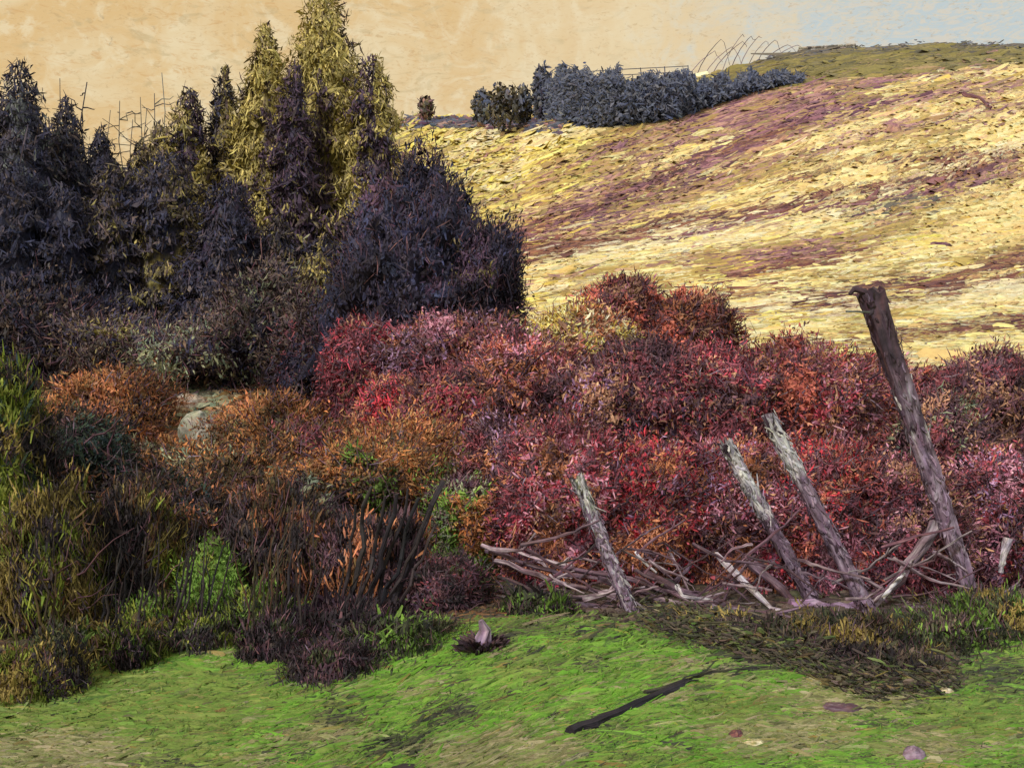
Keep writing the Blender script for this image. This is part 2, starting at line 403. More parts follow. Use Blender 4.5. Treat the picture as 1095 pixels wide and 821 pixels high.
def zone(px, py):
    """names of the ground cover at image-plane positions"""
    wob = (fbm(px / 30 + 4, py / 14, 3) - .44) * 2; pw = px + 70 * wob
    z = np.full(np.shape(px), 'hill', dtype='U14')
    z[py > 270] = 'hill_low'
    perp = py - slope_at(px, py) * (px - 800); along = px / 260 + py / 160
    q_ = fbm(along, perp / 15 + 40, 4); q2 = fbm(along * .8 + 70, perp / 10 + 11, 4); q3 = fbm(px / 26, py / 13, 3)
    z[q_ < .325] = 'ochre'; z[(q_ > .60)] = 'cream'; z[(q2 < .325) & (py < 330)] = 'ochre'; z[(q2 > .645)] = 'russet'; z[(q_ < .285)] = 'mauve'; z[q_ < .25] = 'heather'
    z[(q3 < .27)] = 'ochre'; z[(q3 > .665) & (py > 250)] = 'butter'
    yz = (pw < 610) & (py < 262) & (py < 262 - (pw - 520) * .45); z[yz & (q_ > .36) & (q_ < .58)] = 'yellow'
    for line, wd, nm in HEATH:
        z[seg_dist(px, py + 8 * wob, line) < wd * (.55 + 1.4 * q2)] = nm
    rid = np.interp(px, [560, 740, 800, 1095], [118, 106, 98, 72]); z[(py < rid) & (px > 740)] = 'ridge'
    sky_ = np.interp(px, SKYX, SKYY); z[(py < sky_ + 5) & (px > 800)] = 'ridgedark'
    z[(px < 470) & (py > 250) & (py < 400)] = 'forestfloor'
    z[(px < 430) & (py <= 250)] = 'forestfloor'
    z[(px < 540) & (py >= 396)] = 'bracken'
    z[(px < 90) & (py > 396)] = 'brackendark'
    z[(np.hypot((px - 205) / 75, (py - 398) / 22) < 1)] = 'sage'
    z[(np.hypot((px - 260) / 60, (py - 500) / 16) < 1)] = 'sage'
    z[(np.hypot((px - 350) / 50, (py - 440) / 22) < 1)] = 'brackendark'
    zb = z == 'bracken'; qb = fbm(px / 42 + 3, py / 17 + 8, 4); z[zb & (qb < .40)] = 'brackendark'; z[zb & (qb > .60)] = 'sage'
    z[(py > 560) & (px < 540)] = 'brackendark'
    z[(py > 395) & (px >= 540)] = 'under'
    ed = np.interp(px, EDGE_X, EDGE_Y); gr = py > ed
    z[gr] = 'grass'
    pg = py - slope_at(px, py) * (px - 500); qg = fbm(px / 90 + 5, pg / 13 + 60, 4)
    qh = fbm(px / 30 + 55, pg / 6 + 6, 3)
    z[gr & (qg < .36)] = 'grassolive'; z[gr & (qg < .29)] = 'grassdark'; z[gr & (qg > .62)] = 'grasstan'; z[gr & (qh < .275)] = 'grassdark'; z[gr & (qh > .655)] = 'grasstan'
    z[gr & (px < 260) & (py > 715) & (qg > .33)] = 'grassolive'
    z[gr & (px < 130)] = 'grassolive'
    for cx, cy, rx, ry, nm in ((60,806,90,24,'grasstan'),(540,806,90,22,'grasstan'),(840,790,80,20,'grasstan'),(910,745,70,26,'grasstan'),
                               (340,790,60,10,'grasstan'),(240,745,80,16,'grassolive'),(480,765,26,16,'grassdark'),(425,800,30,12,'grassdark'),
                               (1040,770,60,26,'grassolive'),(780,760,60,14,'grassolive'),(990,800,50,20,'grasstan'),(560,720,50,10,'grassolive'),
                               (1000,690,60,26,'grassdark'),(820,705,60,16,'grassdark'),(300,700,40,16,'grassolive')):
        z[(np.hypot((px - cx) / rx, (py - cy) / ry) < 1) & (py > ed - 6)] = nm
    return z
def cover(zn, jit=.1):
    out = np.zeros((len(zn), 3))
    for nm in np.unique(zn):
        k = zn == nm; out[k] = pick(str(nm), int(k.sum()), jit)
    for fam, odd in ((('grass', 'grassolive', 'grasstan'), ('grassdark', 'grasstan', 'grassolive', 'yo')), (('hill', 'hill_low', 'yellow'), ('ochre', 'ochre', 'cream', 'butter', 'butter', 'mauve')), (('bracken',), ('stone', 'grassolive', 'shade', 'rust'))):
        k = np.isin(zn, fam) & (R.random(len(zn)) < (.05 if fam[0] == 'hill' else .12))
        if k.any(): out[k] = pickmix([(o_, 1) for o_ in odd], int(k.sum()), jit)
    return out

# ------------------------------------------------------------------ ground sheet
rows = np.concatenate([np.linspace(-60, 2.4, 14), np.geomspace(2.8, RIDGE - 4, 300), np.linspace(RIDGE - 2, RIDGE + 30, 14), np.geomspace(RIDGE + 45, 900, 10)])
uu = np.concatenate([np.linspace(-1.6, -.62, 22), np.linspace(-.6, .6, 300), np.linspace(.62, 1.6, 22)])
YY = np.repeat(rows[:, None], len(uu), 1); XX = uu[None] * np.maximum(YY, 30)
XX = np.where(YY > 0, uu[None] * (YY + 40 * np.exp(-np.maximum(YY, 0) / 8) * (np.abs(uu[None]) > .6) * 1.0), uu[None] * 40)
XX = np.where(YY <= 2.4, uu[None] * 40, XX)
ZZ = height(XX, YY) - .012
Yp = np.maximum(YY, 2.3); gpx = (CX + F * XX / Yp).ravel() + R.normal(0, 4, XX.size); gpy = np.minimum(CY - F * (ZZ - EYE) / Yp, 900).ravel() + R.normal(0, 3, XX.size)
gz = zone(gpx, gpy)
mb = MB(); nr, nc = XX.shape
i = np.arange(nr - 1)[:, None] * nc + np.arange(nc - 1)[None]
q = np.stack([i, i + 1, i + nc + 1, i + nc], -1).reshape(-1, 4)
V = np.stack([XX, YY, ZZ], -1).reshape(-1, 3)
st = np.stack([V[:, 0] * .8, V[:, 1] * .25, V[:, 0] * 0], -1)
mb.add(V, q, cover(gz, .08), cover(gz, .08), st)
tag(mb.build('ground', M_SOIL, None, True), kind='structure')

# ------------------------------------------------------------------ strokes of grass, heather and bracken lying on the ground
def lay(mb, px, py, Lp, Wp, zn, jit=.12, ang=.10, k=4, arch=.25, up=0.004, second=None):
    P = to_ground(px, py)
    s = slope_at(px, py) + R.normal(0, ang, len(px))
    Q = to_ground(px + 3, py + 3 * s)
    D = Q - P
    ok = np.linalg.norm(D, axis=1) < 24 * P[:, 1] / F          # leave out strokes that would bridge a brow
    px, py, P, D, Lp, Wp, zn = px[ok], py[ok], P[ok], D[ok], Lp[ok], Wp[ok], zn[ok]
    second = second[ok] if second is not None else None
    e = .02 * P[:, 1]
    hx = (height(P[:, 0] + e, P[:, 1]) - height(P[:, 0] - e, P[:, 1])) / (2 * e)
    hy = (height(P[:, 0], P[:, 1] + e) - height(P[:, 0], P[:, 1] - e)) / (2 * e)
    N = unit(np.stack([-hx, -hy, np.ones_like(hx)], -1))
    # blades are tipped up towards the light, the more so the flatter the view of them
    N = unit(N * .5 + np.array([-.12, -.75, .25]) + R.normal(0, .10, N.shape))
    pix = P[:, 1] / F
    fore = np.abs((unit(P - np.array([0, 0, EYE])) * N).sum(-1))
    N = np.where(((N * (np.array([0, 0, EYE]) - P)).sum(-1) < 0)[:, None], -N, N)
    W = Wp * pix / np.clip(fore, .6, 1); L = np.linalg.norm(D, axis=1) / 3 * Lp
    L = np.minimum(L, Lp * pix * 1.5)
    P = P + N * (W * .15)[:, None] + np.array([0, 0, 1]) * (up + R.uniform(0, 1.5, len(px)) * pix)[:, None]
    c1 = cover(zn, jit); c2 = cover(second if second is not None else zn, jit)
    dabs(mb, P, D, N, L, W, c1, c2, k=k, arch=arch, bend=.12)
def scatter(n, x0, x1, y0, y1): return R.uniform(x0, x1, n), R.uniform(y0, y1, n)
def stuff(name, keep, n, x0, x1, y0, y1, L, W, mat, jit=.12, ang=.12, arch=.25):
    mb = MB(); px, py = scatter(n, x0, x1, y0, y1)
    k0 = py > np.interp(px, SKYX, SKYY) + 2; px, py = px[k0], py[k0]
    j = 3.5 * np.exp(R.normal(0, .7, len(px)))
    zn = zone(px + R.normal(0, 1.5, len(px)) * j, py + R.normal(0, .5, len(px)) * j)
    k = np.isin(zn, keep); px, py, zn = px[k], py[k], zn[k]
    z2 = zone(px + R.normal(0, 12, len(px)), py + R.normal(0, 7, len(px)))
    Lp = np.exp(R.normal(math.log(L), .45, len(px))); Wp = np.exp(R.normal(math.log(W), .35, len(px)))
    lay(mb, px, py, Lp, Wp, zn, jit, ang, arch=arch, second=z2)
    return mb.build(name, mat)
tag(stuff('moor_grass', ['hill', 'hill_low', 'yellow', 'ridge', 'ridgedark', 'cream', 'ochre', 'butter'], 120000, 380, 1380, 44, 420, 24, 3.0, M_HILL, .04, .05, .08), kind='stuff')
tag(stuff('heather', ['heather', 'mauve', 'russet', 'brick'], 140000, 500, 1380, 44, 420, 26, 2.4, M_HILL, .06, .04, .08), kind='stuff')
tag(stuff('bracken', ['bracken', 'brackendark', 'sage', 'forestfloor'], 66000, -420, 560, 300, 720, 17, 4.0, M_GROUND, .14, .35, .3), kind='stuff')
tag(stuff('grass', ['grass', 'grassolive', 'grasstan', 'grassdark'], 96000, -320, 1420, 630, 840, 22, 2.6, M_GROUND, .09, .22, .18), kind='stuff')
mb = MB(); px, py = scatter(26000, -300, 1400, 640, 835); zn = zone(px, py); k_ = np.isin(zn, ['grass', 'grassolive', 'grassdark']) & (fbm(px / 40, py / 14 + 20, 3) > .40); px, py, zn = px[k_], py[k_], zn[k_]
P = to_ground(px, py); pix = P[:, 1] / F; n = len(px); hb = pix * np.exp(R.normal(1.7, .45, n)); P[:, 2] += hb * .3
fines(mb, P, np.stack([R.normal(.5, .6, n), R.normal(0, .4, n), np.full(n, .8)], -1), np.array([-.2, -1, .5]) + R.normal(0, .3, (n, 3)), hb, pix * np.exp(R.normal(.5, .3, n)), cover(zn, .1), cover(zn, .1))
tag(mb.build('grass', M_GROUND), kind='stuff')
tag(stuff('dead_undergrowth', ['under'], 34000, 500, 1400, 395, 745, 17, 4.0, M_GROUND, .16, .5, .3), kind='stuff')

# ------------------------------------------------------------------ trees
def lathe_core(mb, base, H, Rad, point, low, whorl, colf, nu=26, nv=30, k0=.74):
    """the dense inside of a crown"""
    t = np.linspace(low, .86, nv)[:, None]; ph = np.linspace(0, 2 * np.pi, nu, endpoint=False)[None]
    r = Rad * (1 - t) ** (point * .8) * k0 * (.8 + .5 * (fbm(np.cos(ph) * 1.5 + H, t * 7 + np.sin(ph) * 1.5 + base[0], 3) - .2))
    V = np.stack([base[0] + np.cos(ph) * r, base[1] + np.sin(ph) * r, base[2] + t * H + 0 * ph], -1).reshape(-1, 3)
    i = np.arange(nv - 1)[:, None] * nu; j = np.arange(nu)[None]; j2 = (j + 1) % nu
    q = np.stack([i + j, i + j2, i + nu + j2, i + nu + j], -1).reshape(-1, 4)
    c1, c2 = colf(np.broadcast_to(t, (nv, nu)).ravel(), np.broadcast_to(ph, (nv, nu)).ravel())
    mb.add(V, q, c1, c2, np.stack([V[:, 2] * 1.2, V[:, 0] * 1.5, V[:, 1]], -1))
def crown_conifer(mb, base, H, Rad, mix, n, px, low=.04, point=.85, whorl=9, dark=None, side=None, sz=1.0, flat=.5):
    """dabs hung on whorls of drooping limbs"""
    def colf(t, ph):
        m = len(t); c1 = pickmix(mix, m, .07); c2 = pickmix(mix, m, .07)
        if dark is not None:                       # whole limbs share a colour: clumps of olive, clumps of purple
            cl = fbm(ph * 1.1 + base[0] * 2.3, t * 5.5 + base[0], 3) - .16 * np.clip(.40 - t, 0, 1) / .40
            k = cl < side; q = int(k.sum()); c1[k] = pickmix(dark, q, .07)
            kk = k & (R.random(m) < .8); c2[kk] = pickmix(dark, int(kk.sum()), .07)
        return c1, c2
    lathe_core(mb, base, H, Rad, point, low, whorl, colf)
    t = low + (1 - low) * (1 - np.sqrt(R.random(n)))
    ph = R.uniform(0, 2 * np.pi, n)
    lobes = .78 + .22 * np.sin(t * whorl * 2 * np.pi + 2 * np.sin(ph * 2 + H)) + 1.5 * (fbm(ph * 1.2 + H * 3, t * 9 + H) - .47)
    r = Rad * (1 - t) ** (point * .8) * np.clip(lobes, .25, 1.4) * np.sqrt(R.uniform(.3, 1, n)) * np.where(R.random(n) < .12, R.uniform(1, 1.45, n), 1) + .03 * Rad
    out = np.stack([np.cos(ph), np.sin(ph), np.zeros(n)], -1)
    P = base + out * r[:, None] + np.stack([np.zeros(n), np.zeros(n), t * H - .10 * r], -1)
    tang = np.stack([-np.sin(ph), np.cos(ph), np.zeros(n)], -1)
    lowv = (np.clip((.62 - t) / .5, 0, 1) * (R.random(n) < .6))[:, None]
    D = (tang * R.normal(0, .9, (n, 1)) + out * .35 * flat + np.array([0, 0, -.35])) * (1 - lowv) + np.array([0, 0, 1.0]) * lowv * R.choice([-1, 1], (n, 1)) + R.normal(0, .22, (n, 3))
    N = out + R.normal(0, .2, (n, 3)) + np.array([0, 0, .25])
    small = R.random(n) < .4
    L = px * sz * np.exp(R.normal(math.log(10.5), .4, n)); W = px * sz * np.exp(R.normal(math.log(3.5), .35, n))
    L = L * (1 + .5 * lowv[:, 0]); L[small] *= .5; W[small] *= .5; W *= 1 - .35 * lowv[:, 0]
    tip = np.clip((1 - t) * 5, .4, 1); L *= tip; W *= tip
    c1, c2 = colf(t, ph)
    dabs(mb, P, D, N, L, W, c1, c2, k=3, arch=.10)
    m = int(n * 2.6)
    t = low + (1 - low) * (1 - R.random(m) ** .55); ph = R.uniform(0, 2 * np.pi, m)
    lobes = .8 + .2 * np.sin(t * whorl * 2 * np.pi + 2 * np.sin(ph * 2 + H)) + 1.3 * (fbm(ph * 1.2 + H * 3, t * 9 + H) - .47)
    r = Rad * (1 - t) ** (point * .8) * np.clip(lobes, .25, 1.5) * (R.uniform(.72, 1.0, m) + np.abs(R.normal(0, .3, m))) + .02 * Rad
    out = np.stack([np.cos(ph), np.sin(ph), 0 * t], -1)
    P = base + out * r[:, None] + np.stack([0 * t, 0 * t, t * H - .10 * r], -1)
    d1, d2 = colf(t, ph)
    fines(mb, P, out * R.uniform(0, .9, (m, 1)) + R.normal(0, .35, (m, 3)) + np.array([0, 0, -.5]) * R.choice([1, 2.2, -1.2], (m, 1)), out + R.normal(0, .3, (m, 3)) + np.array([0, 0, .2]), px * np.exp(R.normal(math.log(7.5), .4, m)), px * np.exp(R.normal(math.log(1.9), .3, m)), d1, d2)
def trunk(root, base, H, r, pal='darkbrown', lean=(0, 0)):
    mb = MB(); pts = curve(base - np.array([0, 0, .15]), base + np.array([lean[0], lean[1], H]), 8, .006)
    tube(mb, pts, np.linspace(r, r * .2, 8), pick(pal, 1)[0], pick(pal, 1)[0], 7)
    return mb.build('trunk', M_WOOD, root)
def conifer(px, top, hw, Y, mix, label, n=2600, name='conifer_tree', group=None, dark=None, side=.45, low=.04, point=.85, sz=1.0, base=None):
    b = foot(px, Y) if base is None else base
    H = EYE + (CY - top) / F * Y - b[2]; pix = Y / F
    root = thing(name, label, 'tree', b, group)
    trunk(root, b, H * .96, max(.05, .012 * H)); n = int(n * 1.6)
    mb = MB(); crown_conifer(mb, b, H, hw * pix, mix, n, pix, low=low, point=point, dark=dark, side=side, sz=sz)
    mb.build('crown', M_TREE, root)
    return root
G1 = 'conifers of the dark plantation'
DK = [('dark', 5), ('darkblue', 3), ('darkbrown', 1.2)]
conifer(22, 62, 78, 24, [('greygreen', 4), ('dark', 3), ('darkblue', 1)], 'grey green topped dark conifer standing tallest at the far left of the plantation', 3600, group=G1, dark=DK, side=.48)
conifer(-28, 122, 74, 25.5, [('greygreen', 2), ('dark', 4)], 'dark conifer half cut by the left border of the picture', 2600, group=G1, dark=DK, side=.5)
conifer(70, 104, 62, 25.5, DK + [('greygreen', .6)], 'purple black conifer just beside the grey green topped one', 3000, group=G1)
conifer(108, 134, 52, 27, DK, 'shorter blunt dark conifer beside the gap of pale bare saplings', 2600, group=G1)
conifer(150, 150, 55, 29, [('olivedark', 3), ('darkbrown', 2), ('olive', .8)], 'low brown olive conifer below the pale bare saplings', 2600, group=G1, dark=DK, side=.42)
conifer(203, 92, 46, 28, [('olivedark', 3), ('olive', 3), ('darkbrown', 1)], 'thin topped conifer with dark drooping limbs and olive lower needles', 3000, group=G1, dark=[('purple', 2), ('dark', 3)], side=.40, point=.7)
conifer(241, 68, 36, 28.5, [('olivedark', 3), ('olive', 1.5), ('darkbrown', 2)], 'narrow purple brown conifer left of the first olive spire', 2600, group=G1, dark=DK, side=.36)
conifer(284, 24, 46, 26.5, [('olive', 5), ('olivedark', .8)], 'olive spire with a pale pointed tip, second tallest tree', 4600, group=G1, dark=[('purple', 3), ('olivedark', 2)], side=.35, point=.68)
conifer(315, 66, 34, 25.4, [('purple', 4), ('dark', 2), ('olivedark', 1)], 'dark purple conifer squeezed between the two tallest olive spires', 2600, group=G1, point=.6)
conifer(347, -18, 66, 27, [('olive', 6), ('olivedark', .8)], 'tallest olive conifer whose tip leaves the top of the picture', 6400, group=G1, dark=[('purple', 3), ('olivedark', 2)], side=.33, point=.68)
conifer(400, 56, 46, 26, [('olive', 5), ('olivedark', 1.5)], 'olive conifer with ragged purple right side next to the open sky', 4200, group=G1, dark=[('purple', 4), ('dark', 2)], side=.38, point=.6)
conifer(436, 160, 34, 25, [('darkbrown', 3), ('mauve', 1.4), ('olivedark', 2)], 'small brown grey conifer above the black rounded tree', 1800, group=G1, point=.6)
for px, top, hw, Y, lb, mx in ((170, 128, 44, 30, 'hazy olive brown conifer in the back row between saplings and drooping conifer', [('olivedark', 3), ('darkbrown', 2), ('olive', 1.4)]),
                         (262, 92, 40, 29.5, 'olive brown conifer in the back row filling the gap left of the olive spire', [('olivedark', 3), ('darkbrown', 1.4)]),
                         (318, 84, 40, 29.5, 'muted brown conifer in the back row between the two tallest spires', [('olivedark', 2.5), ('darkbrown', 1.5), ('purple', 1)]),
                         (40, 128, 60, 28.5, 'dim blue black conifer in the back row between the two at the far left', [('dark', 3), ('greygreen', 1)]),
                         (378, 62, 36, 29, 'olive conifer in the back row right of the tallest tree', [('olive', 4), ('olivedark', 2)]),
                         (110, 158, 52, 29.5, 'dim conifer in the back row behind the shorter blunt one', [('dark', 2), ('olivedark', 1.4), ('darkbrown', 1)])):
    conifer(px, top, hw, Y, mx, lb, 2200, group=G1, point=.7, dark=DK, side=.38)
for px, top, hw, Y, lb, mx in ((8, 168, 74, 22.5, 'blue black conifer in the front row at the left border', [('dark', 4), ('darkblue', 4)]),
                         (66, 196, 62, 23, 'blue black conifer in the front row below the purple black one', [('dark', 4), ('darkblue', 3), ('darkbrown', .8)]),
                         (122, 172, 56, 23.8, 'brownish black conifer in the front row below the bare saplings', [('dark', 3), ('darkbrown', 2), ('olivedark', 2)]),
                         (178, 160, 58, 24.2, 'black conifer in the front row with a dim olive top', [('dark', 3), ('darkbrown', 2), ('olivedark', 2.5), ('olive', .8)]),
                         (244, 188, 60, 22.8, 'deep black conifer in the front row above the sage coloured slope', [('dark', 5), ('purple', 1)]),
                         (296, 232, 50, 23.2, 'brown black conifer in the front row below the olive spire', [('dark', 3), ('darkbrown', 2), ('olivedark', 1.6)]),
                         (345, 252, 44, 23.0, 'dim olive conifer in the front row below the tallest tree', [('olivedark', 4), ('olive', 2.4), ('darkbrown', 1)]),
                         (392, 236, 46, 22.4, 'brown purple conifer in the front row touching the black rounded tree', [('purple', 2), ('dark', 3), ('olivedark', .8)])):
    conifer(px, top, hw, Y, mx, lb, 3200, group=G1, point=R.uniform(.5, .8), dark=DK, side=.44)
def broad(px, py, rx, ry, Y, mix, label, n, name, cat, group=None, depth=None, stems=3, stempal='shade', sz=1.0, up=.2, rag=.34, base=None, L=10.5, W=3.9, twigs=0, twigpal='shade', fall=1.0, taper=0, mat=None, radial=.5, parts=('foliage', 'stem'), core=.90, skirt=1.15, finer=8.0, fuzz=.14, fs=1.0):
    n0 = n; n = int(n * 1.1)
    """a rounded bush or tree: dabs through an uneven dome, on its own stems"""
    pix = Y / F; c = at(px, py, Y); a = rx * pix; b = ry * pix; d = a if depth is None else depth
    fb = foot(px, Y) if base is None else base
    root = thing(name, label, cat, fb, group)
    th = R.uniform(0, 2 * np.pi, n); cz = R.uniform(-1, 1, n); s_ = np.sqrt(1 - cz ** 2)
    o = np.stack([np.cos(th) * s_, np.sin(th) * s_, cz], -1)
    def dome(o):
        dn = o[:, 2] < 0; h = np.hypot(o[:, 0], o[:, 1])[:, None] + 1e-6
        o = o.copy(); o[dn, :2] = (o[dn, :2] / h[dn]) * (1 - .12 * np.abs(o[dn, 2:])); o[dn, 2] *= skirt
        return o
    def lumps(o): return 1 + rag * (2.0 * (fbm(o[:, 0] * 2.2 + px, o[:, 2] * 2.2 + py + o[:, 1] * 1.3, 3) - .44) + 1.3 * (fbm(o[:, 0] * 6 + py, o[:, 2] * 6 + px + o[:, 1] * 4, 3) - .44))
    o = dome(o)
    lump = lumps(o)
    r = R.uniform(.55, 1, n) ** .5 * lump
    stray = R.random(n) < .10; r[stray] *= R.uniform(1.0, 1.28, int(stray.sum()))
    sc = np.array([a, d, b])
    P = c + o * r[:, None] * sc
    if taper: P[:, 0] = c[0] + (P[:, 0] - c[0]) * (1 - taper * (P[:, 2] - c[2]) / b)
    gz_ = height(P[:, 0], P[:, 1]); lowk = P[:, 2] < gz_ + .02; P[lowk, 2] = gz_[lowk] + R.uniform(.01, .1, int(lowk.sum())) * fall
    On = unit(o / sc * a)
    N = On + R.normal(0, .18, (n, 3))
    D = R.normal(0, .6, (n, 3)) + o * radial * .5 + np.array([0, 0, 1]) * up
    D = D - On * (D * On).sum(-1, keepdims=True) * .75
    small = R.random(n) < .45
    Ls = pix * sz * np.exp(R.normal(math.log(L), .42, n)); Ws = pix * sz * np.exp(R.normal(math.log(W), .35, n))
    Ls[small] *= .6; Ws[small] *= .45; Ls[stray] *= .7; Ws[stray] *= .55
    wts = np.array([m[1] for m in mix], float); ed = np.cumsum(wts) / wts.sum()
    def colours(P, jit=.09):
        m = len(P)                                # colour comes in clumps: branches of one hue
        k = fbm(P[:, 0] / pix / 40 + px, P[:, 2] / pix / 32 + P[:, 1] / pix / 40, 3)
        rank = np.argsort(np.argsort(k + R.normal(0, .03, m))) / m
        idx = np.minimum(np.searchsorted(ed, rank), len(mix) - 1)
        sh = np.clip(1 + .45 * (fbm(P[:, 0] / pix / 8 + py, P[:, 2] / pix / 7 + P[:, 1] / pix / 9, 3) - .44) + 2.6 * (fbm(P[:, 0] / pix / 40 + py, P[:, 2] / pix / 30 + 3, 2) - .36), .34, 1.5)[:, None]  # broad noise term paints dark, shaded hollows into the leaf colour
        c1 = np.zeros((m, 3)); c2 = pickmix(mix, m, jit)
        for q_, m_ in enumerate(mix):
            kk = idx == q_
            if kk.any():
                c1[kk] = pick(m_[0], int(kk.sum()), jit)
                k3 = kk & (R.random(m) < .92); c2[k3] = pick(m_[0], int(k3.sum()), jit)
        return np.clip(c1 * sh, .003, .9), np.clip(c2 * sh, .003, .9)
    mb = MB()
    nu, nv = 40, 24                                # the dense inside of the bush
    tc_, pc_ = np.meshgrid(np.linspace(0, 2 * np.pi, nu, endpoint=False), np.linspace(-.47, .47, nv) * np.pi)
    oc = np.stack([np.cos(tc_) * np.cos(pc_), np.sin(tc_) * np.cos(pc_), np.sin(pc_)], -1).reshape(-1, 3)
    oc = dome(oc); kc = lumps(oc) * core + R.normal(0, .025, len(oc))
    Vc = c + oc * kc[:, None] * sc
    if taper: Vc[:, 0] = c[0] + (Vc[:, 0] - c[0]) * (1 - taper * (Vc[:, 2] - c[2]) / b)
    Vc[:, 2] = np.maximum(Vc[:, 2], height(Vc[:, 0], Vc[:, 1]) - .1)
    i_ = np.arange(nv - 1)[:, None] * nu; j_ = np.arange(nu)[None]; j2_ = (j_ + 1) % nu
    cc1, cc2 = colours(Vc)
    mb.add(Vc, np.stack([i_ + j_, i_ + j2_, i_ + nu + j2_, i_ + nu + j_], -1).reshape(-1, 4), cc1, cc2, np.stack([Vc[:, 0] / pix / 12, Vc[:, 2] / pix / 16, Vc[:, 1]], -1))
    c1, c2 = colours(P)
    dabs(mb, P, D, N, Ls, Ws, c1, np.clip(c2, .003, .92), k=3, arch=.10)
    m = int(n0 * finer)
    th = R.uniform(0, 2 * np.pi, m); cz = R.uniform(-1, 1, m); s_ = np.sqrt(1 - cz ** 2)
    o2 = dome(np.stack([np.cos(th) * s_, np.sin(th) * s_, cz], -1)); r2 = lumps(o2) * (R.uniform(.80, 1.04, m) + np.abs(R.normal(0, fuzz, m)))
    P2 = c + o2 * r2[:, None] * sc
    if taper: P2[:, 0] = c[0] + (P2[:, 0] - c[0]) * (1 - taper * (P2[:, 2] - c[2]) / b)
    P2[:, 2] = np.maximum(P2[:, 2], height(P2[:, 0], P2[:, 1]) + R.uniform(.005, .06, m))
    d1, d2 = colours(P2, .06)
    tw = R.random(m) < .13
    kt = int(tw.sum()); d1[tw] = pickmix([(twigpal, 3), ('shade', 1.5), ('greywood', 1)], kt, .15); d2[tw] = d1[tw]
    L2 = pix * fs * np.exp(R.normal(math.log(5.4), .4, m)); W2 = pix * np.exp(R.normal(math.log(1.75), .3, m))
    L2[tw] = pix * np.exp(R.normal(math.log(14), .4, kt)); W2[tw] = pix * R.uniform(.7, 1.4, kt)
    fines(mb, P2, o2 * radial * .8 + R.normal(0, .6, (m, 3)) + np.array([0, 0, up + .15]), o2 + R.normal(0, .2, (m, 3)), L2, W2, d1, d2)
    if twigs:
        for _ in range(twigs):
            s0 = c + np.array([R.uniform(-.9, .9) * a, -d * R.uniform(.5, 1.0), R.uniform(-.9, .5) * b])
            ln = R.uniform(.3, .9) * b
            e0 = s0 + np.array([R.normal(0, .55) * ln, -R.uniform(0, .2) * d, abs(R.normal(.6, .3)) * ln])
            tube(mb, curve(s0, e0, 5, .05), np.linspace(1.3, .4, 5) * pix * R.uniform(.5, 1.1), pick(twigpal, 1)[0], pick(twigpal, 1)[0], 4, cap=False)
    mb.build(parts[0], mat or M_LEAF, root)
    for s in range(stems):
        mb = MB(); x0 = fb + np.array([R.uniform(-.3, .3) * a, R.uniform(-.3, .3) * d, -.05])
        e0 = c + np.array([R.uniform(-.6, .6) * a, -R.uniform(.0, .7) * d, R.uniform(.0, .6) * b])
        tube(mb, curve(x0, e0, 7, .03), np.linspace(2.6, .8, 7) * pix, pick(stempal, 1)[0], pick(stempal, 1)[0], 6)
        mb.build(parts[1], M_WOOD, root)
    return root
broad(446, 300, 92, 112, 19, [('dark', 5), ('darkblue', 2), ('purple', 1.2)], 'black purple rounded tree with ragged right edge against the hill', 5200, 'round_tree', 'tree', stems=1, stempal='dark', parts=('crown', 'trunk'), rag=.42, up=.9, L=13, taper=.36, fuzz=.10, finer=4)
broad(522, 322, 34, 62, 18, [('dark', 4), ('purple', 2), ('olivedark', .6)], 'small black tree leaning out beside the rounded tree at the foot of the hill', 1500, 'round_tree', 'tree', stems=1, stempal='dark', parts=('crown', 'trunk'), rag=.6, up=.9, fuzz=.2)
for px, py, rx, ry, Y, mx, lb in ((40, 366, 70, 52, 22, [('dark', 2), ('forestfloor', 3), ('darkblue', 1)], 'low dim brown scrub at the foot of the wood by the left border'),
        (130, 372, 62, 30, 21.5, [('forestfloor', 4), ('dark', 1.5), ('olivedark', 1)], 'low brown scrub at the foot of the wood above the orange slope'),
        (205, 376, 56, 20, 20.5, [('sage', 3), ('forestfloor', 2), ('dark', 1)], 'grey green low scrub at the foot of the wood with dark lower edge'),
        (280, 360, 56, 54, 21, [('forestfloor', 3), ('darkbrown', 2), ('sage', .8), ('dark', 1)], 'low olive brown scrub at the foot of the wood below the olive spire'),
        (345, 384, 40, 50, 19.5, [('darkbrown', 3), ('forestfloor', 2), ('maroon', .8), ('dark', 1)], 'dark brown scrub at the foot of the wood touching the crimson bush')):
    broad(px, py, rx, ry, Y, mx, lb, 1500, 'scrub_bush', 'bush', 'low scrub along the foot of the wood', stems=1, rag=.5, fuzz=.3, up=.4, core=.7)

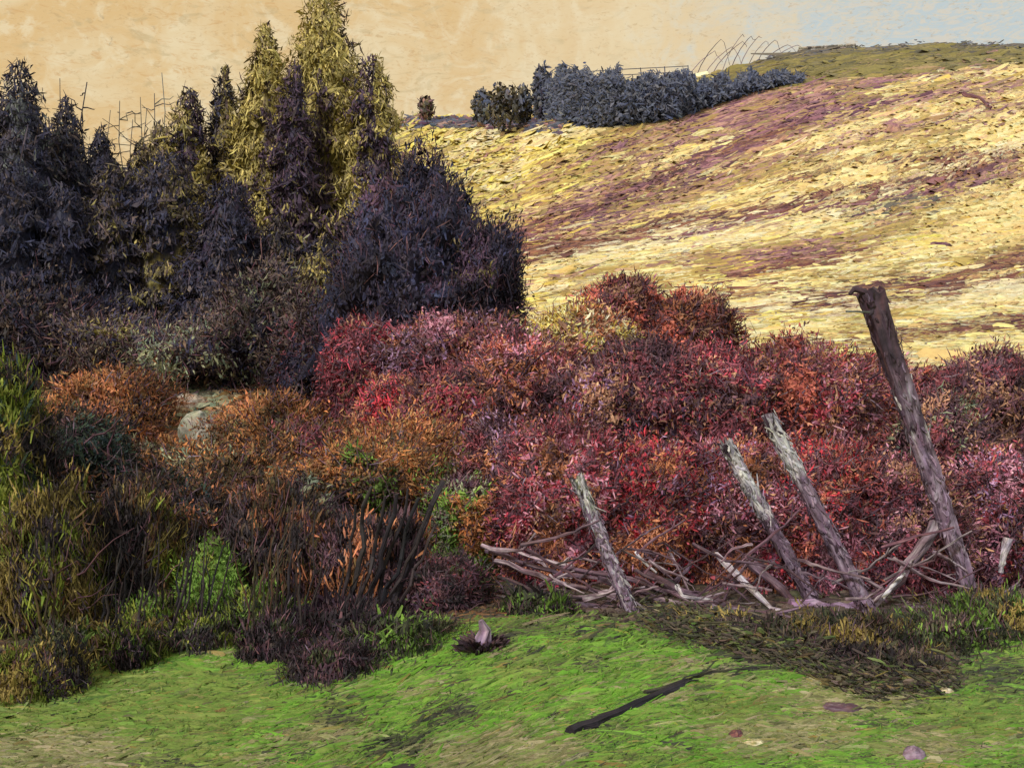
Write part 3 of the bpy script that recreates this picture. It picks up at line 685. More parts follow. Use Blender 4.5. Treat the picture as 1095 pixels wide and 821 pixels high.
# bare pale saplings in the gap of the plantation and the thin dark ones
def sapling(px, top, Y, label, pal, group=None, r=.9, twigs=10, lean=0., arcs=False, cat='tree'):
    b = foot(px, Y); pix = Y / F; H = EYE + (CY - top) / F * Y - b[2]
    root = thing('bare_sapling', label, cat, b, group)
    mb = MB(); pts = curve(b - np.array([0, 0, .1]), b + np.array([lean * H, 0, H]), 8, .01)
    tube(mb, pts, np.linspace(r, r * .4, 8) * pix, pick(pal, 1)[0], pick(pal, 1)[0], 5); mb.build('trunk', M_WOOD, root)
    mb = MB()
    for _ in range(twigs):
        t = R.uniform(.55, .97); p = np.array([np.interp(t * 7, np.arange(8), pts[:, q_]) for q_ in range(3)]); ln = R.uniform(.05, .16) * H * (1.3 - t)
        an = R.uniform(0, 2 * np.pi); tube(mb, curve(p, p + np.array([math.cos(an), math.sin(an), R.uniform(-.3, .6)]) * ln * 2, 4, .06), np.linspace(.6, .3, 4) * pix * r, pick(pal, 1)[0], pick(pal, 1)[0], 4, cap=False)
    mb.build('branches', M_WOOD, root)
G2 = 'bare pale saplings among the conifers'
for px, top in ((118, 118), (128, 108), (142, 128), (150, 104), (157, 116), (165, 100), (173, 78)):
    sapling(px, top, 30, 'thin pale grey bare sapling in the gap between the dark conifers', 'greygreen' if px % 2 else 'ridgedark', G2, 1.0, 9)
sapling(93, 88, 26.5, 'thin dark bare stem rising above the shorter blunt conifer', 'dark', None, 1.4, 7)
sapling(64, 84, 27.5, 'thin dark twiggy stem rising behind the purple black conifer', 'darkbrown', None, 1.0, 9)

# ------------------------------------------------------------------ along the ridge
def ridge_tree(px, basey, top, hw, mix, label, group=None, n=420):
    b = to_ground(np.array([px]), np.array([basey]))[0]; Y = b[1]; pix = Y / F
    root = thing('ridge_tree', label, 'tree', b, group)
    H = EYE + (CY - top) / F * Y - b[2]
    trunk(root, b, H * .8, 1.2 * pix, 'dark')
    mb = MB(); o = unit(R.normal(0, 1, (n, 3))); P = b + np.array([0, 0, H * .56]) + o * (R.random(n) ** .4)[:, None] * np.array([hw * pix, hw * pix, H * .46]) * (1 + .5 * (fbm(o[:, 0] * 2 + px, o[:, 2] * 2) - .45))[:, None]
    dabs(mb, P, R.normal(0, .5, (n, 3)) + np.array([0, 0, .5]), o + R.normal(0, .5, (n, 3)), pix * np.exp(R.normal(1.9, .3, n)), pix * np.exp(R.normal(1.1, .3, n)), pickmix(mix, n, .15), pickmix(mix, n, .15), k=3)
    mb.build('crown', M_LEAF, root)
G3 = 'trees at the left end of the ridge wood'
ridge_tree(455, 136, 104, 9, [('mauve', 1), ('farolive', 2)], 'small pinkish brown lone tree on the skyline near the conifers', None, 160)
ridge_tree(516, 138, 98, 11, [('farolive', 2), ('farwood', 2)], 'low grey olive tree, first of the four left of the ridge wood', G3)
ridge_tree(538, 146, 90, 17, [('farolive', 3), ('farwood', 1)], 'broad olive brown tree, largest of the four left of the ridge wood', G3)
ridge_tree(560, 140, 92, 11, [('farolive', 2), ('farwood', 2)], 'slim olive grey tree between the broad one and the tall one', G3)
ridge_tree(579, 136, 70, 10, [('farwood', 3), ('dark', 1)], 'tall dark grey tree at the left corner of the ridge wood', G3)
# hedge along the field top
mb = MB(); n = 1100; px = R.uniform(430, 600, n); py = np.interp(px, [430, 520, 600], [135, 136, 140]) + R.normal(0, 2.2, n)
P = to_ground(px, py); pix = P[:, 1] / F; P[:, 2] += R.uniform(0, 7, n) * pix
dabs(mb, P, np.stack([np.ones(n), R.normal(0, .4, n), R.normal(0, .25, n)], -1), np.array([0, -1, .4]) + R.normal(0, .3, (n, 3)), pix * R.uniform(5, 13, n), pix * R.uniform(2, 4.5, n), pickmix([('farwood', 3), ('darkbrown', 2), ('purple', 1)], n), pickmix([('farwood', 2), ('mauve', 1)], n), k=3)
tag(mb.build('hedge', M_LEAF), 'low dark grey hedge along the top of the yellow field', 'hedge')
# far wood: one mass
mb = MB(); n = 15000; px = R.uniform(577, 850, n)
bot = np.interp(px, [577, 640, 720, 800, 850], [130, 138, 128, 101, 88]); top = np.interp(px, [577, 588, 600, 650, 720, 760, 800, 850], [110, 92, 84, 89, 93, 91, 88, 88])
top = top + 14 * (fbm(px * .12, px * 0 + 3) - .45) * 2 + 5 * (fbm(px * .5, px * 0 + 7) - .45) * 2
P = to_ground(px, np.minimum(bot + R.normal(0, 1.5, n), 139)); pix = P[:, 1] / F
v = R.random(n) ** .9; P[:, 2] += v * (bot - top) * pix; P[:, 1] += R.uniform(-3, 5, n)
dabs(mb, P, np.stack([np.ones(n), R.normal(0, .4, n), R.normal(-.05, .5, n)], -1), np.array([0, -1, .25]) + R.normal(0, .35, (n, 3)), pix * np.exp(R.normal(1.9, .4, n)), pix * np.exp(R.normal(.8, .35, n)), pickmix([('farwood', 5), ('darkblue', .8)], n, .12), pickmix([('farwood', 4), ('greygreen', 1)], n, .12), k=3)
n = 30000; px = R.uniform(572, 852, n); bot = np.interp(px, [577, 640, 720, 800, 850], [130, 138, 128, 101, 88]); top = np.interp(px, [572, 588, 600, 650, 720, 760, 800, 850], [112, 92, 82, 87, 91, 90, 88, 88]) + 14 * (fbm(px * .12, px * 0 + 3) - .45) * 2
P = to_ground(px, np.minimum(bot + R.normal(0, 1.5, n), 139)); pix = P[:, 1] / F; P[:, 2] += R.random(n) ** .8 * (bot - top) * pix; P[:, 1] += R.uniform(-5, 4, n)
fines(mb, P, np.stack([R.normal(0, .6, n), R.normal(0, .4, n), R.normal(.4, .5, n)], -1), np.array([0, -1, .25]) + R.normal(0, .35, (n, 3)), pix * np.exp(R.normal(1.6, .4, n)), pix * np.exp(R.normal(.55, .35, n)), pickmix([('farwood', 5), ('darkblue', .8)], n, .05), pickmix([('farwood', 5)], n, .05))
tag(mb.build('woodland', M_LEAF), kind='stuff')
# deer fence on the crest
cr = [to_ground(np.array([p_]), np.array([np.interp(p_, SKYX, SKYY) + 1.0]))[0] for p_ in (588, 603, 622, 642, 664, 686, 712, 736)]
root = thing('deer_fence', 'tall thin rail fence on the crest above the far wood', 'fence', cr[0])
for i_, b in enumerate(cr):
    pix = b[1] / F; h_ = (26 if i_ < 2 else 15) * pix
    mb = MB(); tube(mb, curve(b - np.array([0, 0, .3]), b + np.array([R.normal(0, .3), 0, h_]), 4, .01), .55 * pix, pick('farwood', 1)[0], pick('dark', 1)[0], 5); mb.build('post', M_WOOD, root)
for lv in (.95, .55):
    mb = MB(); pts = np.array([b + np.array([0, 0, (26 if i_ < 2 else 15) * b[1] / F * lv]) for i_, b in enumerate(cr)]); tube(mb, pts, .09, pick('farwood', 1)[0], pick('dark', 1)[0], 5); mb.build('rail', M_WOOD, root)
# wind-bent bare saplings
G4 = 'wind bent bare saplings on the ridge'
for i_ in range(11):
    x0 = 738 + 9.2 * i_; y0 = np.interp(x0, SKYX, SKYY) + 1
    b = to_ground(np.array([x0]), np.array([y0]))[0]; pix = b[1] / F
    root = thing('bent_sapling', 'thin grey bare sapling bent over by the wind in the row on the ridge', 'tree', b, G4)
    hh = np.interp(i_, [0, 4, 8, 10], [44, 42, 30, 20])
    a_ = np.array([[-4, -.05], [2, .3], [10, .62], [19, .88], [24, .99], [27, .9], [31, .62], [34, .34]]); a_[:, 0] *= R.uniform(.6, 1.3); hh *= R.uniform(.8, 1.12); k9 = R.integers(5, 9); a_ = a_[np.minimum(np.arange(8), k9 - 1)] + np.stack([np.maximum(np.arange(8) - k9 + 1, 0) * .8, np.maximum(np.arange(8) - k9 + 1, 0) * -.02], -1)
    pts = b + np.stack([a_[:, 0] * pix, R.normal(0, .3, 8), R.normal(0, .012, 8) + a_[:, 1] * hh * pix * .85], -1)
    mb = MB(); tube(mb, pts, np.linspace(.5, .22, 8) * pix, pick('ridgedark', 1)[0], pick('postgrey', 1)[0], 5); mb.build('trunk', M_WOOD, root)
# dry stone wall and scrub on the crest
wl = [to_ground(np.array([p_]), np.array([np.interp(p_, SKYX, SKYY) + 2]))[0] for p_ in np.linspace(853, 914, 14)]
mb = MB()
for a_, b_ in zip(wl[:-1], wl[1:]):
    pix = a_[1] / F
    for lv in range(3):
        m_ = (a_ + b_) / 2 + np.array([R.normal(0, .1), 0, (1.3 + 2.7 * lv) * pix])
        tube(mb, curve(m_ - (b_ - a_) * .52, m_ + (b_ - a_) * .52, 4, .02), 1.5 * pix, pick('stone', 1)[0], pick('ridgedark', 1)[0], 7, .2)
tag(mb.build('dry_stone_wall', M_STONE), 'short pale dry stone wall on the skyline above the olive ridge', 'wall')
mb = MB(); n = 1500; px = R.uniform(800, 1110, n); py = np.interp(px, SKYX, SKYY) + R.normal(1.5, 1.5, n); P = to_ground(px, py + 1.5); pix = P[:, 1] / F; P[:, 2] += R.exponential(1.1, n) * pix
dabs(mb, P, np.stack([np.ones(n), R.normal(0, .4, n), R.normal(0, .25, n)], -1), np.array([0, -1, .4]) + R.normal(0, .3, (n, 3)), pix * R.uniform(3, 9, n), pix * R.uniform(.8, 2.0, n), pickmix([('farwood', 3), ('ridgedark', 4), ('lilac', .3)], n), pickmix([('ridgedark', 2), ('farwood', 1)], n), k=3)
tag(mb.build('ridge_scrub', M_LEAF), kind='stuff')

# ------------------------------------------------------------------ stones
def rock(px, py, w_, h_, pal, label, name='stone', cat='stone', pal2=None, Y=None):
    b = to_ground(np.array([px], float), np.array([py], float))[0]; pix = b[1] / F
    mb = MB(); nu, nv = 14, 9
    th = np.linspace(0, 2 * np.pi, nu, endpoint=False); ph = np.linspace(-.5, 1, nv) * np.pi / 2
    T_, P_ = np.meshgrid(th, ph); o = np.stack([np.cos(T_) * np.cos(P_), np.sin(T_) * np.cos(P_), np.sin(P_)], -1)
    k = .75 + .6 * fbm(o[..., 0] * 1.7 + px, o[..., 1] * 1.7 + o[..., 2] * 1.3 + py, 3)
    V = (b + o * k[..., None] * np.array([w_ * .5, w_ * .45, h_ * .9]) * pix).reshape(-1, 3)
    i = (np.arange(nv - 1)[:, None] * nu); j = np.arange(nu)[None]; j2 = (j + 1) % nu
    q = np.stack([i + j, i + j2, i + nu + j2, i + nu + j], -1).reshape(-1, 4)
    c1 = pick(pal, len(V), .1); c2 = pick(pal2 or pal, len(V), .1)
    mb.add(V, q, c1, c2, np.stack([T_.ravel() * .6, P_.ravel() * .6, 0 * P_.ravel()], -1) + R.uniform(0, 50))
    return tag(mb.build(name, M_STONE, None, False), label, cat)
rock(955, 143, 17, 13, 'mauve', 'small mauve pointed stone high on the yellow hill')
rock(1003, 264, 26, 6, 'heather', 'flat dark maroon stone lower on the yellow hill', pal2='shade')
rock(214, 470, 46, 34, 'stone', 'pale cream boulder in the orange bracken', 'boulder', 'boulder', pal2='sage')
rock(204, 436, 44, 16, 'stone', 'low pale rock ledge under the sage green slope', 'boulder', 'boulder', pal2='bracken')
rock(786, 788, 18, 9, 'russet', 'small rusty brown stone on the bright grass', pal2='shade')
rock(978, 812, 26, 15, 'greywood', 'lilac grey stone at the lower right border', pal2='postgrey')
rock(432, 824, 40, 6, 'blackish', 'black round stone at the lower border', pal2='blackish')
rock(900, 758, 44, 7, 'shade', 'dark flat grey stone in the tan grass below the posts', pal2='greywood')
rock(1012, 742, 18, 8, 'stone', 'small cream stone at the end of the dark bank', pal2='cream')
rock(805, 796, 30, 6, 'cream', 'flat cream stone beside the rusty brown one', pal2='grasstan')

# ------------------------------------------------------------------ red and russet thicket
def bush(px, py, rx, ry, Y, mix, label, n=1700, **k):
    if 'gorse' not in [m_[0] for m_ in mix]: h_ = len(mix) // 2; mix = mix[:1] + [('shade', 1.1)] + mix[1:h_ + 1] + [('tawny', .9)] + mix[h_ + 1:] + [('maroon', .5)]  # dark clumps mixed in to colour the shaded hollows of the thicket
    return broad(px, py, rx, ry, Y, mix, label, n, k.pop('name', 'red_bush'), 'bush', k.pop('group', 'red and russet bushes of the thicket'), twigs=k.pop('twigs', 22), **k)
bush(392, 394, 44, 46, 14.5, [('maroon', 3), ('crimson', 3), ('shade', 1)], 'small crimson bush at the left end of the thicket below the dark wood', 1500)
bush(492, 388, 76, 44, 14, [('pink', 2), ('maroon', 2), ('rust', 1), ('lilac', 1.2), ('shade', 1)], 'pinkish mauve bush right below the black rounded tree', 2300)
bush(424, 440, 40, 34, 13, [('scarlet', 2), ('crimson', 2), ('rust', 2), ('maroon', 1)], 'bush with the brightest scarlet patch left of the thicket', 1500)
bush(488, 446, 66, 46, 12, [('maroon', 3), ('shade', 2), ('rust', 2), ('crimson', 1)], 'dark maroon bush between the scarlet one and the rust one', 2200)
bush(560, 432, 62, 66, 12.2, [('rust', 2), ('pink', 2), ('brick', 2), ('maroon', 1.5), ('shade', 1)], 'tall rust and pink bush in front of the foot of the hill', 2600)
bush(664, 336, 40, 34, 15, [('brick', 3), ('maroon', 2), ('tawny', 2), ('pink', .8)], 'brick red dome rising highest against the pale hillside', 1500)
bush(735, 360, 46, 40, 14.6, [('brick', 4), ('rust', 2), ('maroon', 1), ('tawny', .5)], 'orange brick dome right of the highest one against the hillside', 1700)
bush(620, 372, 52, 40, 14.2, [('gorse', 5), ('tawny', 2), ('rust', 2), ('cream', .8)], 'yellow gorse like bush with broad slanting strokes of leaf', 1500, name='yellow_bush', group=None, L=17, W=7)
bush(655, 432, 80, 50, 12, [('shade', 3), ('maroon', 2), ('tawny', 2), ('lilac', .5)], 'brown maroon bush below the yellow one', 2600)
bush(705, 430, 56, 62, 11.4, [('shade', 4), ('maroon', 3), ('purple', 1)], 'darkest near black maroon bush in the middle of the thicket', 2100)
bush(775, 440, 66, 66, 11.2, [('maroon', 4), ('crimson', 2), ('shade', 2)], 'deep maroon bush behind the two white topped posts', 2500)
bush(850, 432, 78, 62, 11.6, [('brick', 3), ('crimson', 1.6), ('pink', 1.6), ('rust', 1.5), ('maroon', 1)], 'glowing brick red bush left of the tallest post', 2800)
bush(936, 430, 60, 42, 13, [('rust', 2), ('brick', 1), ('maroon', 2), ('pink', 1.2), ('tawny', 1)], 'mixed rust and pink bush directly behind the tallest post', 2000)
bush(1058, 434, 74, 52, 12.4, [('maroon', 3), ('shade', 3), ('tawny', 2), ('heather', 1)], 'brown maroon bush with feathery top at the right border', 2500)
bush(1010, 486, 46, 60, 8.8, [('tawny', 2), ('shade', 3), ('sage', 1), ('maroon', 1)], 'dark bush with grey green leaves right of the tallest post', 1700)
bush(548, 532, 52, 76, 8.6, [('maroon', 3), ('shade', 3), ('lilac', 1), ('rust', 1)], 'tall plum dark bush at the left edge of the thicket above the branches', 2400)
bush(606, 540, 72, 74, 8.0, [('maroon', 2.5), ('crimson', 2), ('pink', 1.5), ('rust', 2), ('shade', 1)], 'mottled pink and crimson bush behind the lone grey post', 2900)
bush(695, 548, 72, 70, 8.0, [('rust', 2), ('crimson', 2), ('scarlet', 1.6), ('maroon', 2), ('lilac', 1)], 'bush with bright red heart right of the lone grey post', 2900)
bush(790, 548, 72, 74, 8.0, [('rust', 2), ('pink', 2), ('maroon', 2), ('crimson', 1.4), ('lilac', 1)], 'pink and rust bush behind the left white topped post', 2900)
bush(880, 552, 72, 76, 7.9, [('pink', 2), ('maroon', 2), ('brick', 2), ('scarlet', 1.1), ('shade', 1)], 'coral pink bush behind the right white topped post', 2900)
bush(965, 566, 66, 66, 7.8, [('maroon', 3), ('shade', 2), ('pink', 1.5), ('tawny', 1.5)], 'dull maroon bush at the foot of the tallest post', 2600)
bush(1078, 560, 62, 72, 8.0, [('pink', 2.5), ('crimson', 1.5), ('lilac', 1.5), ('maroon', 2), ('shade', 1)], 'magenta pink bush at the right border behind the small pale stump', 2600)

# ------------------------------------------------------------------ scrub on the left
def scrub(px, py, rx, ry, Y, mix, label, n=1700, **k):
    return broad(px, py, rx, ry, Y, mix, label, n, k.pop('name', 'scrub_bush'), 'bush', k.pop('group', None), twigs=k.pop('twigs', 22), **k)
scrub(8, 520, 42, 110, 6.88, [('yg', 3), ('teal', 2), ('yg', 1.5), ('yo', 1), ('blackish', 1)], 'tall yellow green bush cut by the left border', 2600, up=1.2, L=22, fs=2.2)
scrub(84, 500, 58, 62, 8.26, [('teal', 3), ('brackendark', 2), ('rust', .6), ('blackish', 1)], 'dark teal bush behind the yellow green one', 2200)
scrub(54, 640, 50, 104, 6.28, [('yo', 3), ('blackish', 2), ('yg', 2), ('brackendark', 1.5), ('yo', 1)], 'ochre olive bush with long leaning leaves near the left border', 2600, up=1.5, L=24, stempal='blackish', stems=5, fs=2.4)
scrub(132, 630, 52, 84, 6.71, [('blackish', 3), ('brackendark', 2), ('yo', 1.2), ('yg', .6)], 'brown black bush with bare dark stems right of the ochre olive one', 2400, up=1.4, L=19, stems=5, stempal='blackish', fs=2.2)
scrub(150, 545, 62, 44, 8.26, [('teal', 2), ('brackendark', 3), ('blackish', 2), ('rust', .6)], 'dark bush with teal leaves below the orange slope', 1900)
scrub(212, 590, 58, 62, 7.40, [('blackish', 2.5), ('brackendark', 3), ('rust', .7), ('teal', 1)], 'dark brown bush above the bright green sprigs', 2200, up=.7)
scrub(226, 645, 36, 54, 6.62, [('fresh', 5), ('yg', 1)], 'small bright green sprig bush in front of dark scrub', 600, up=.8, twigs=6)
scrub(300, 610, 66, 74, 7.14, [('blackish', 3), ('brackendark', 3), ('rust', 1), ('shade', 1)], 'blackish brown bush with rusty flecks at the middle of the left scrub', 2600, up=1.3, L=17, fs=1.9)
scrub(332, 545, 42, 36, 8.08, [('blackish', 3), ('sage', 1.2), ('brackendark', 1)], 'black leaved bush against the orange bracken', 900, L=11, W=7)
scrub(392, 520, 64, 42, 8.51, [('fern', 5), ('brackendark', 1.5), ('fresh', .5)], 'bright orange bracken clump behind the fan of dark stems', 1800, name='bracken_clump', L=15)
scrub(400, 622, 60, 66, 7.05, [('shade', 3), ('blackish', 3), ('rust', 1.4), ('fern', .6)], 'dark bush with orange flecks below the fan of stems', 2400, up=1.3, L=17, fs=1.8)
scrub(372, 685, 54, 40, 6.28, [('blackish', 4), ('shade', 2), ('purple', 1)], 'low black bush whose hanging leaves touch the grass', 1500, up=1.3, L=16)
scrub(462, 640, 56, 42, 6.88, [('blackish', 2), ('shade', 3), ('maroon', .8), ('grassdark', 1)], 'dark plum low bush between the stems and the branches', 1700)
scrub(496, 560, 40, 48, 8.08, [('fern', 2), ('fresh', 1.6), ('sage', 1), ('shade', 1.4)], 'green and orange mixed bush at the edge of the red thicket', 1300)
scrub(572, 668, 34, 20, 6.5, [('grassdark', 4), ('fresh', 1.4), ('blackish', 1)], 'dark green tussock beside the small white stump', 800, name='grass_tussock', up=1.3, L=17, W=3.6, stems=0)
scrub(20, 720, 36, 40, 6.20, [('yo', 2), ('blackish', 2), ('yg', 1.5)], 'low ochre tuft at the lower left border', 900, name='grass_tussock', up=1.4, L=20, W=4, stems=0)
scrub(160, 712, 40, 26, 6.20, [('grassdark', 2), ('yo', 2), ('blackish', 1.5)], 'brown tuft on the left grass below the dark bushes', 800, name='grass_tussock', up=1.3, L=17, W=3.6, stems=0)
for cx_, n_, y0_, y1_, lb, pl, lean_ in ((40, 12, 720, 560, 'upright ochre and dark stalks at the left border', 'yo', -.1), (118, 12, 735, 580, 'tall brown black stalks leaning left of the green sprigs', 'blackish', .15), (196, 10, 690, 560, 'thin dark stalks above the bright green sprigs', 'blackish', .2),
                              (292, 12, 700, 545, 'straight dark stalks at the middle of the left scrub', 'brackendark', .02), (340, 10, 715, 590, 'short black stalks standing in the grass left of the fan', 'blackish', .12)):
    b = foot(cx_, 6.0); root = thing('stem_clump', lb, 'shrub', b)
    for k_ in range(int(n_ * 1.5)):
        Y = R.uniform(5.9, 6.5); x0 = cx_ + R.uniform(-34, 34); s0 = foot(x0, Y); yt = y1_ + R.uniform(-14, 60); e0 = at(x0 + (y0_ - yt) * (lean_ + R.normal(0, .1)), yt, Y + R.uniform(-.1, .1)); s0[2] -= .04
        mb = MB(); tube(mb, curve(s0, e0, 7, .018), np.linspace(R.uniform(1.0, 2.0), .5, 7) * Y / F, pick(pl, 1)[0] * .7, pick('blackish', 1)[0], 6, .25); mb.build('stem', M_WOOD, root)
for px, py, rx, ry, Y, mx, lb in ((765, 684, 44, 15, 6.0, [('grassdark', 3), ('yo', 2), ('under', 2)], 'olive brown tussock on the bank below the pale broken rail'),
        (850, 700, 50, 18, 5.75, [('under', 3), ('grassdark', 2), ('yo', 1.5)], 'brown tussock on the bank below the short lilac log'),
        (925, 690, 54, 22, 5.95, [('yo', 3), ('under', 2), ('grassdark', 2)], 'large olive tussock below the right white topped post'),
        (1000, 684, 46, 20, 6.1, [('grassdark', 3), ('fresh', 1), ('under', 2)], 'dark green tussock at the foot of the tallest post'),
        (1066, 668, 48, 22, 6.3, [('fresh', 3), ('grassdark', 2), ('yo', 1)], 'fresh green tussock at the right border of the bank'),
        (940, 726, 44, 14, 5.35, [('blackish', 2), ('under', 2), ('grassdark', 1)], 'black brown tussock at the lower lip of the bank'),
        (170, 672, 34, 26, 6.3, [('fresh', 3), ('yg', 2), ('grassdark', 1)], 'green grass tuft running up between the dark left bushes'),
        (275, 664, 36, 30, 6.4, [('fresh', 2), ('grassdark', 2), ('yg', 1)], 'green grass tuft right of the bright green sprigs'),
        (420, 700, 46, 16, 5.9, [('grassdark', 3), ('fresh', 1.5), ('blackish', 1)], 'dark green tuft overhanging the grass below the black bush'),
        (22, 742, 44, 34, 5.3, [('yo', 2), ('yg', 2), ('blackish', 1)], 'ochre and black tall tuft at the lower left border'),
        (62, 730, 20, 40, 5.3, [('blackish', 3), ('yo', 1), ('grassdark', 1)], 'narrow black brown tuft running down into the grass at lower left'),
        (142, 716, 20, 36, 5.7, [('yg', 2), ('fresh', 1), ('blackish', 1.4)], 'dark and yellow green tuft running down between two patches of grass at left'),
        (212, 690, 26, 22, 6.0, [('yg', 2), ('grassdark', 2), ('blackish', 1)], 'small yellow green tuft below the bright green sprigs'),
        (290, 704, 24, 30, 5.8, [('blackish', 3), ('shade', 1), ('grassdark', 1.4)], 'blackish tuft hanging into the grass left of the fan of stems'),
        (352, 716, 34, 22, 5.5, [('blackish', 3), ('shade', 2), ('grassdark', 1)], 'plum black tuft hanging into the grass below the fan of stems'),
        (100, 716, 40, 18, 5.9, [('yo', 2), ('fresh', 1), ('grassdark', 2)], 'straw and green tuft on the grass at lower left')):
    broad(px, py, rx, ry, Y, mx, lb, 700, 'grass_tussock', 'grass tuft', 'tussocks at the edge of the grass', stems=0, rag=.6, fuzz=.3, up=1.4, core=.5, L=15, W=2.6, fs=1.3)
for px, py, rx, ry, Y, mx, lb in ((120, 425, 46, 20, 17, [('fern', 4), ('rust', 2), ('brackendark', 1)], 'orange bracken clump highest on the left of the bank'),
        (176, 500, 48, 18, 11.8, [('fern', 3), ('brackendark', 2), ('sage', 1)], 'orange and sage bracken clump just below the cream boulder'),
        (296, 452, 48, 20, 14.6, [('brackendark', 2), ('fern', 3), ('rust', 1)], 'brownish orange bracken clump right of the cream boulder'),
        (330, 480, 54, 24, 12.4, [('fern', 3), ('brackendark', 2), ('maroon', .8)], 'orange and plum bracken clump below the dark brown scrub'),
        (255, 515, 56, 24, 10.8, [('brackendark', 3), ('fern', 2), ('sage', 1)], 'dull brown bracken clump above the blackish bush'),
        (425, 495, 56, 34, 10.2, [('fern', 5), ('rust', 2), ('brackendark', 1)], 'brightest orange bracken clump below the scarlet bush'),
        (124, 458, 38, 18, 15, [('rust', 2), ('fern', 2), ('blackish', 1)], 'rusty bracken clump with dark heart left of the cream boulder'),
        (455, 545, 46, 34, 8.6, [('fern', 3), ('fresh', 1), ('brackendark', 2)], 'orange bracken clump with green leaves right of the dark stems')):
    broad(px, py, rx, ry, Y, mx, lb, 1100, 'bracken_clump', 'bush', 'bracken clumps on the bank', stems=1, rag=.6, fuzz=.35, up=.5, core=.65)
# fan of dark stems leaning right
b = foot(388, 6.45)
root = thing('stem_clump', 'fan of thick black stems leaning right over the orange bracken', 'shrub', b)
for x0, x1, y1, r_ in ((372,398,520,3.2),(380,412,530,2.6),(388,424,528,3.2),(396,436,522,2.4),(402,448,532,2.8),(410,474,514,4.6),(404,460,545,2.2),(366,380,540,2.4),(416,466,560,2)):
    Y = 6.45 + R.uniform(-.15, .2); s0 = foot(x0, Y); e0 = at(x1, y1, Y - .15); s0 = s0 * .6 + at(x0, 650, Y) * .4; s0[2] = float(height(s0[0], s0[1])) - .05
    mb = MB(); tube(mb, curve(s0, e0, 8, .014), np.linspace(r_, r_ * .6, 8) * Y / F, pick('blackish', 1)[0], pick('blackish', 1)[0], 7, .25); mb.build('stem', M_WOOD, root)

# ------------------------------------------------------------------ posts
def post(base, top, Yb, Yt, r0, r1, label, zones, notch=None, rounds=22, seg=14, sect=.85):
    """base/top are image-plane points at depths Yb/Yt; zones colours the wood along its length"""
    B = at(*base, Yb); T = at(*top, Yt); gzb = float(height(B[0], B[1])); B[2] = min(B[2], gzb + .02)
    root = thing('fence_post', label, 'post', (B[0], B[1], gzb), 'weathered leaning fence posts')
    ax = unit(T - B); n = rounds; pix = Yb / F
    t = np.linspace(-.05, 1, n); cen = B + (T - B) * t[:, None] + np.stack([R.normal(0, .35, n) * pix, R.normal(0, .5, n) * pix, 0 * t], -1)
    A = unit(np.cross(ax, [0, 1, 0.])); Bx = np.cross(ax, A)
    th = np.linspace(0, 2 * np.pi, seg, endpoint=False)
    sq = 1 / np.maximum(np.abs(np.cos(th)), np.abs(np.sin(th))) * .5 + .5          # squarish section
    rr = np.interp(t, [0, 1], [r0, r1])[:, None] * .80 * pix * sq * sect * (1 + (.20 + .25 * np.clip(t[:, None] - .8, 0, 1) * 4) * (fbm(t[:, None] * 6 + base[0], th[None] * 1.6, 3) - .45) * 2)
    V = cen[:, None] + A * (np.cos(th) * rr)[..., None] + Bx * (np.sin(th) * rr)[..., None]
    V[-1] += ax * (R.uniform(-1, 1, seg) * 5 * pix)[:, None]                          # splintered top
    V = V.reshape(-1, 3)
    q = [(i_ * seg + j, i_ * seg + (j + 1) % seg, (i_ + 1) * seg + (j + 1) % seg, (i_ + 1) * seg + j) for i_ in range(n - 1) for j in range(seg)]
    e = (n - 1) * seg
    V = np.concatenate([V, [cen[-1] - ax * 2 * pix]]); q += [(e + j, e + j + 1, e + (j + 2) % seg, len(V) - 1) for j in range(0, seg, 2)]
    tt = np.concatenate([np.repeat(t, seg), [1]])
    def zc(tv):
        o_ = np.zeros((len(tv), 3)); jt = tv + R.normal(0, .02, len(tv))
        for (a_, b_, mx) in zones:
            k = (jt >= a_) & (jt < b_)
            if k.any(): o_[k] = pickmix(mx, int(k.sum()), .12)
        return o_
    st = np.stack([np.cos(np.concatenate([np.tile(th, n), [0]])) * 0 + tt * 9, np.concatenate([np.tile(np.abs(th / np.pi - 1), n), [0]]) * 3, 0 * tt], -1) + R.uniform(0, 90)
    mb = MB(); mb.add(V, np.array(q), zc(np.clip(tt, 0, .999)), zc(np.clip(tt, 0, .999)), st); mb.build('shaft', M_WOOD, root)
    # flakes of bark and lichen clinging to the wood
    n2 = 420; t2 = R.random(n2); a2 = R.uniform(0, 2 * np.pi, n2); o = A * np.cos(a2)[:, None] + Bx * np.sin(a2)[:, None]
    rad = np.interp(t2, [0, 1], [r0, r1]) * pix * sect * .90
    P = B + (T - B) * t2[:, None] + o * rad[:, None]
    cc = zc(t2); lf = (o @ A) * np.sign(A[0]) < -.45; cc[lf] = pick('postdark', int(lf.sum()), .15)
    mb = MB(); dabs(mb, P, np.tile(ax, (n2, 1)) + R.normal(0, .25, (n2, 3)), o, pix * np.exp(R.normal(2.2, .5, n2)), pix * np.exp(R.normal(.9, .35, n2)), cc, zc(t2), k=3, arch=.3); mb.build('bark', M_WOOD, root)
    return root, B, T, pix
GP = [('postgrey', 4), ('postdark', 1)]
r_, B, T, pix = post((1044, 652), (930, 312), 6.9, 6.7, 10.5, 17, 'tallest leaning post with a dark thick top, standing far right', [(-1, .08, [('postdark', 2), ('postgrey', 2)]), (.08, .5, [('postgrey', 4), ('postdark', .8)]), (.5, .74, [('postgrey', 2.5), ('postdark', 1.6), ('postpale', .5)]), (.74, 2, [('postdark', 4), ('shade', 1)])], seg=16, rounds=30)
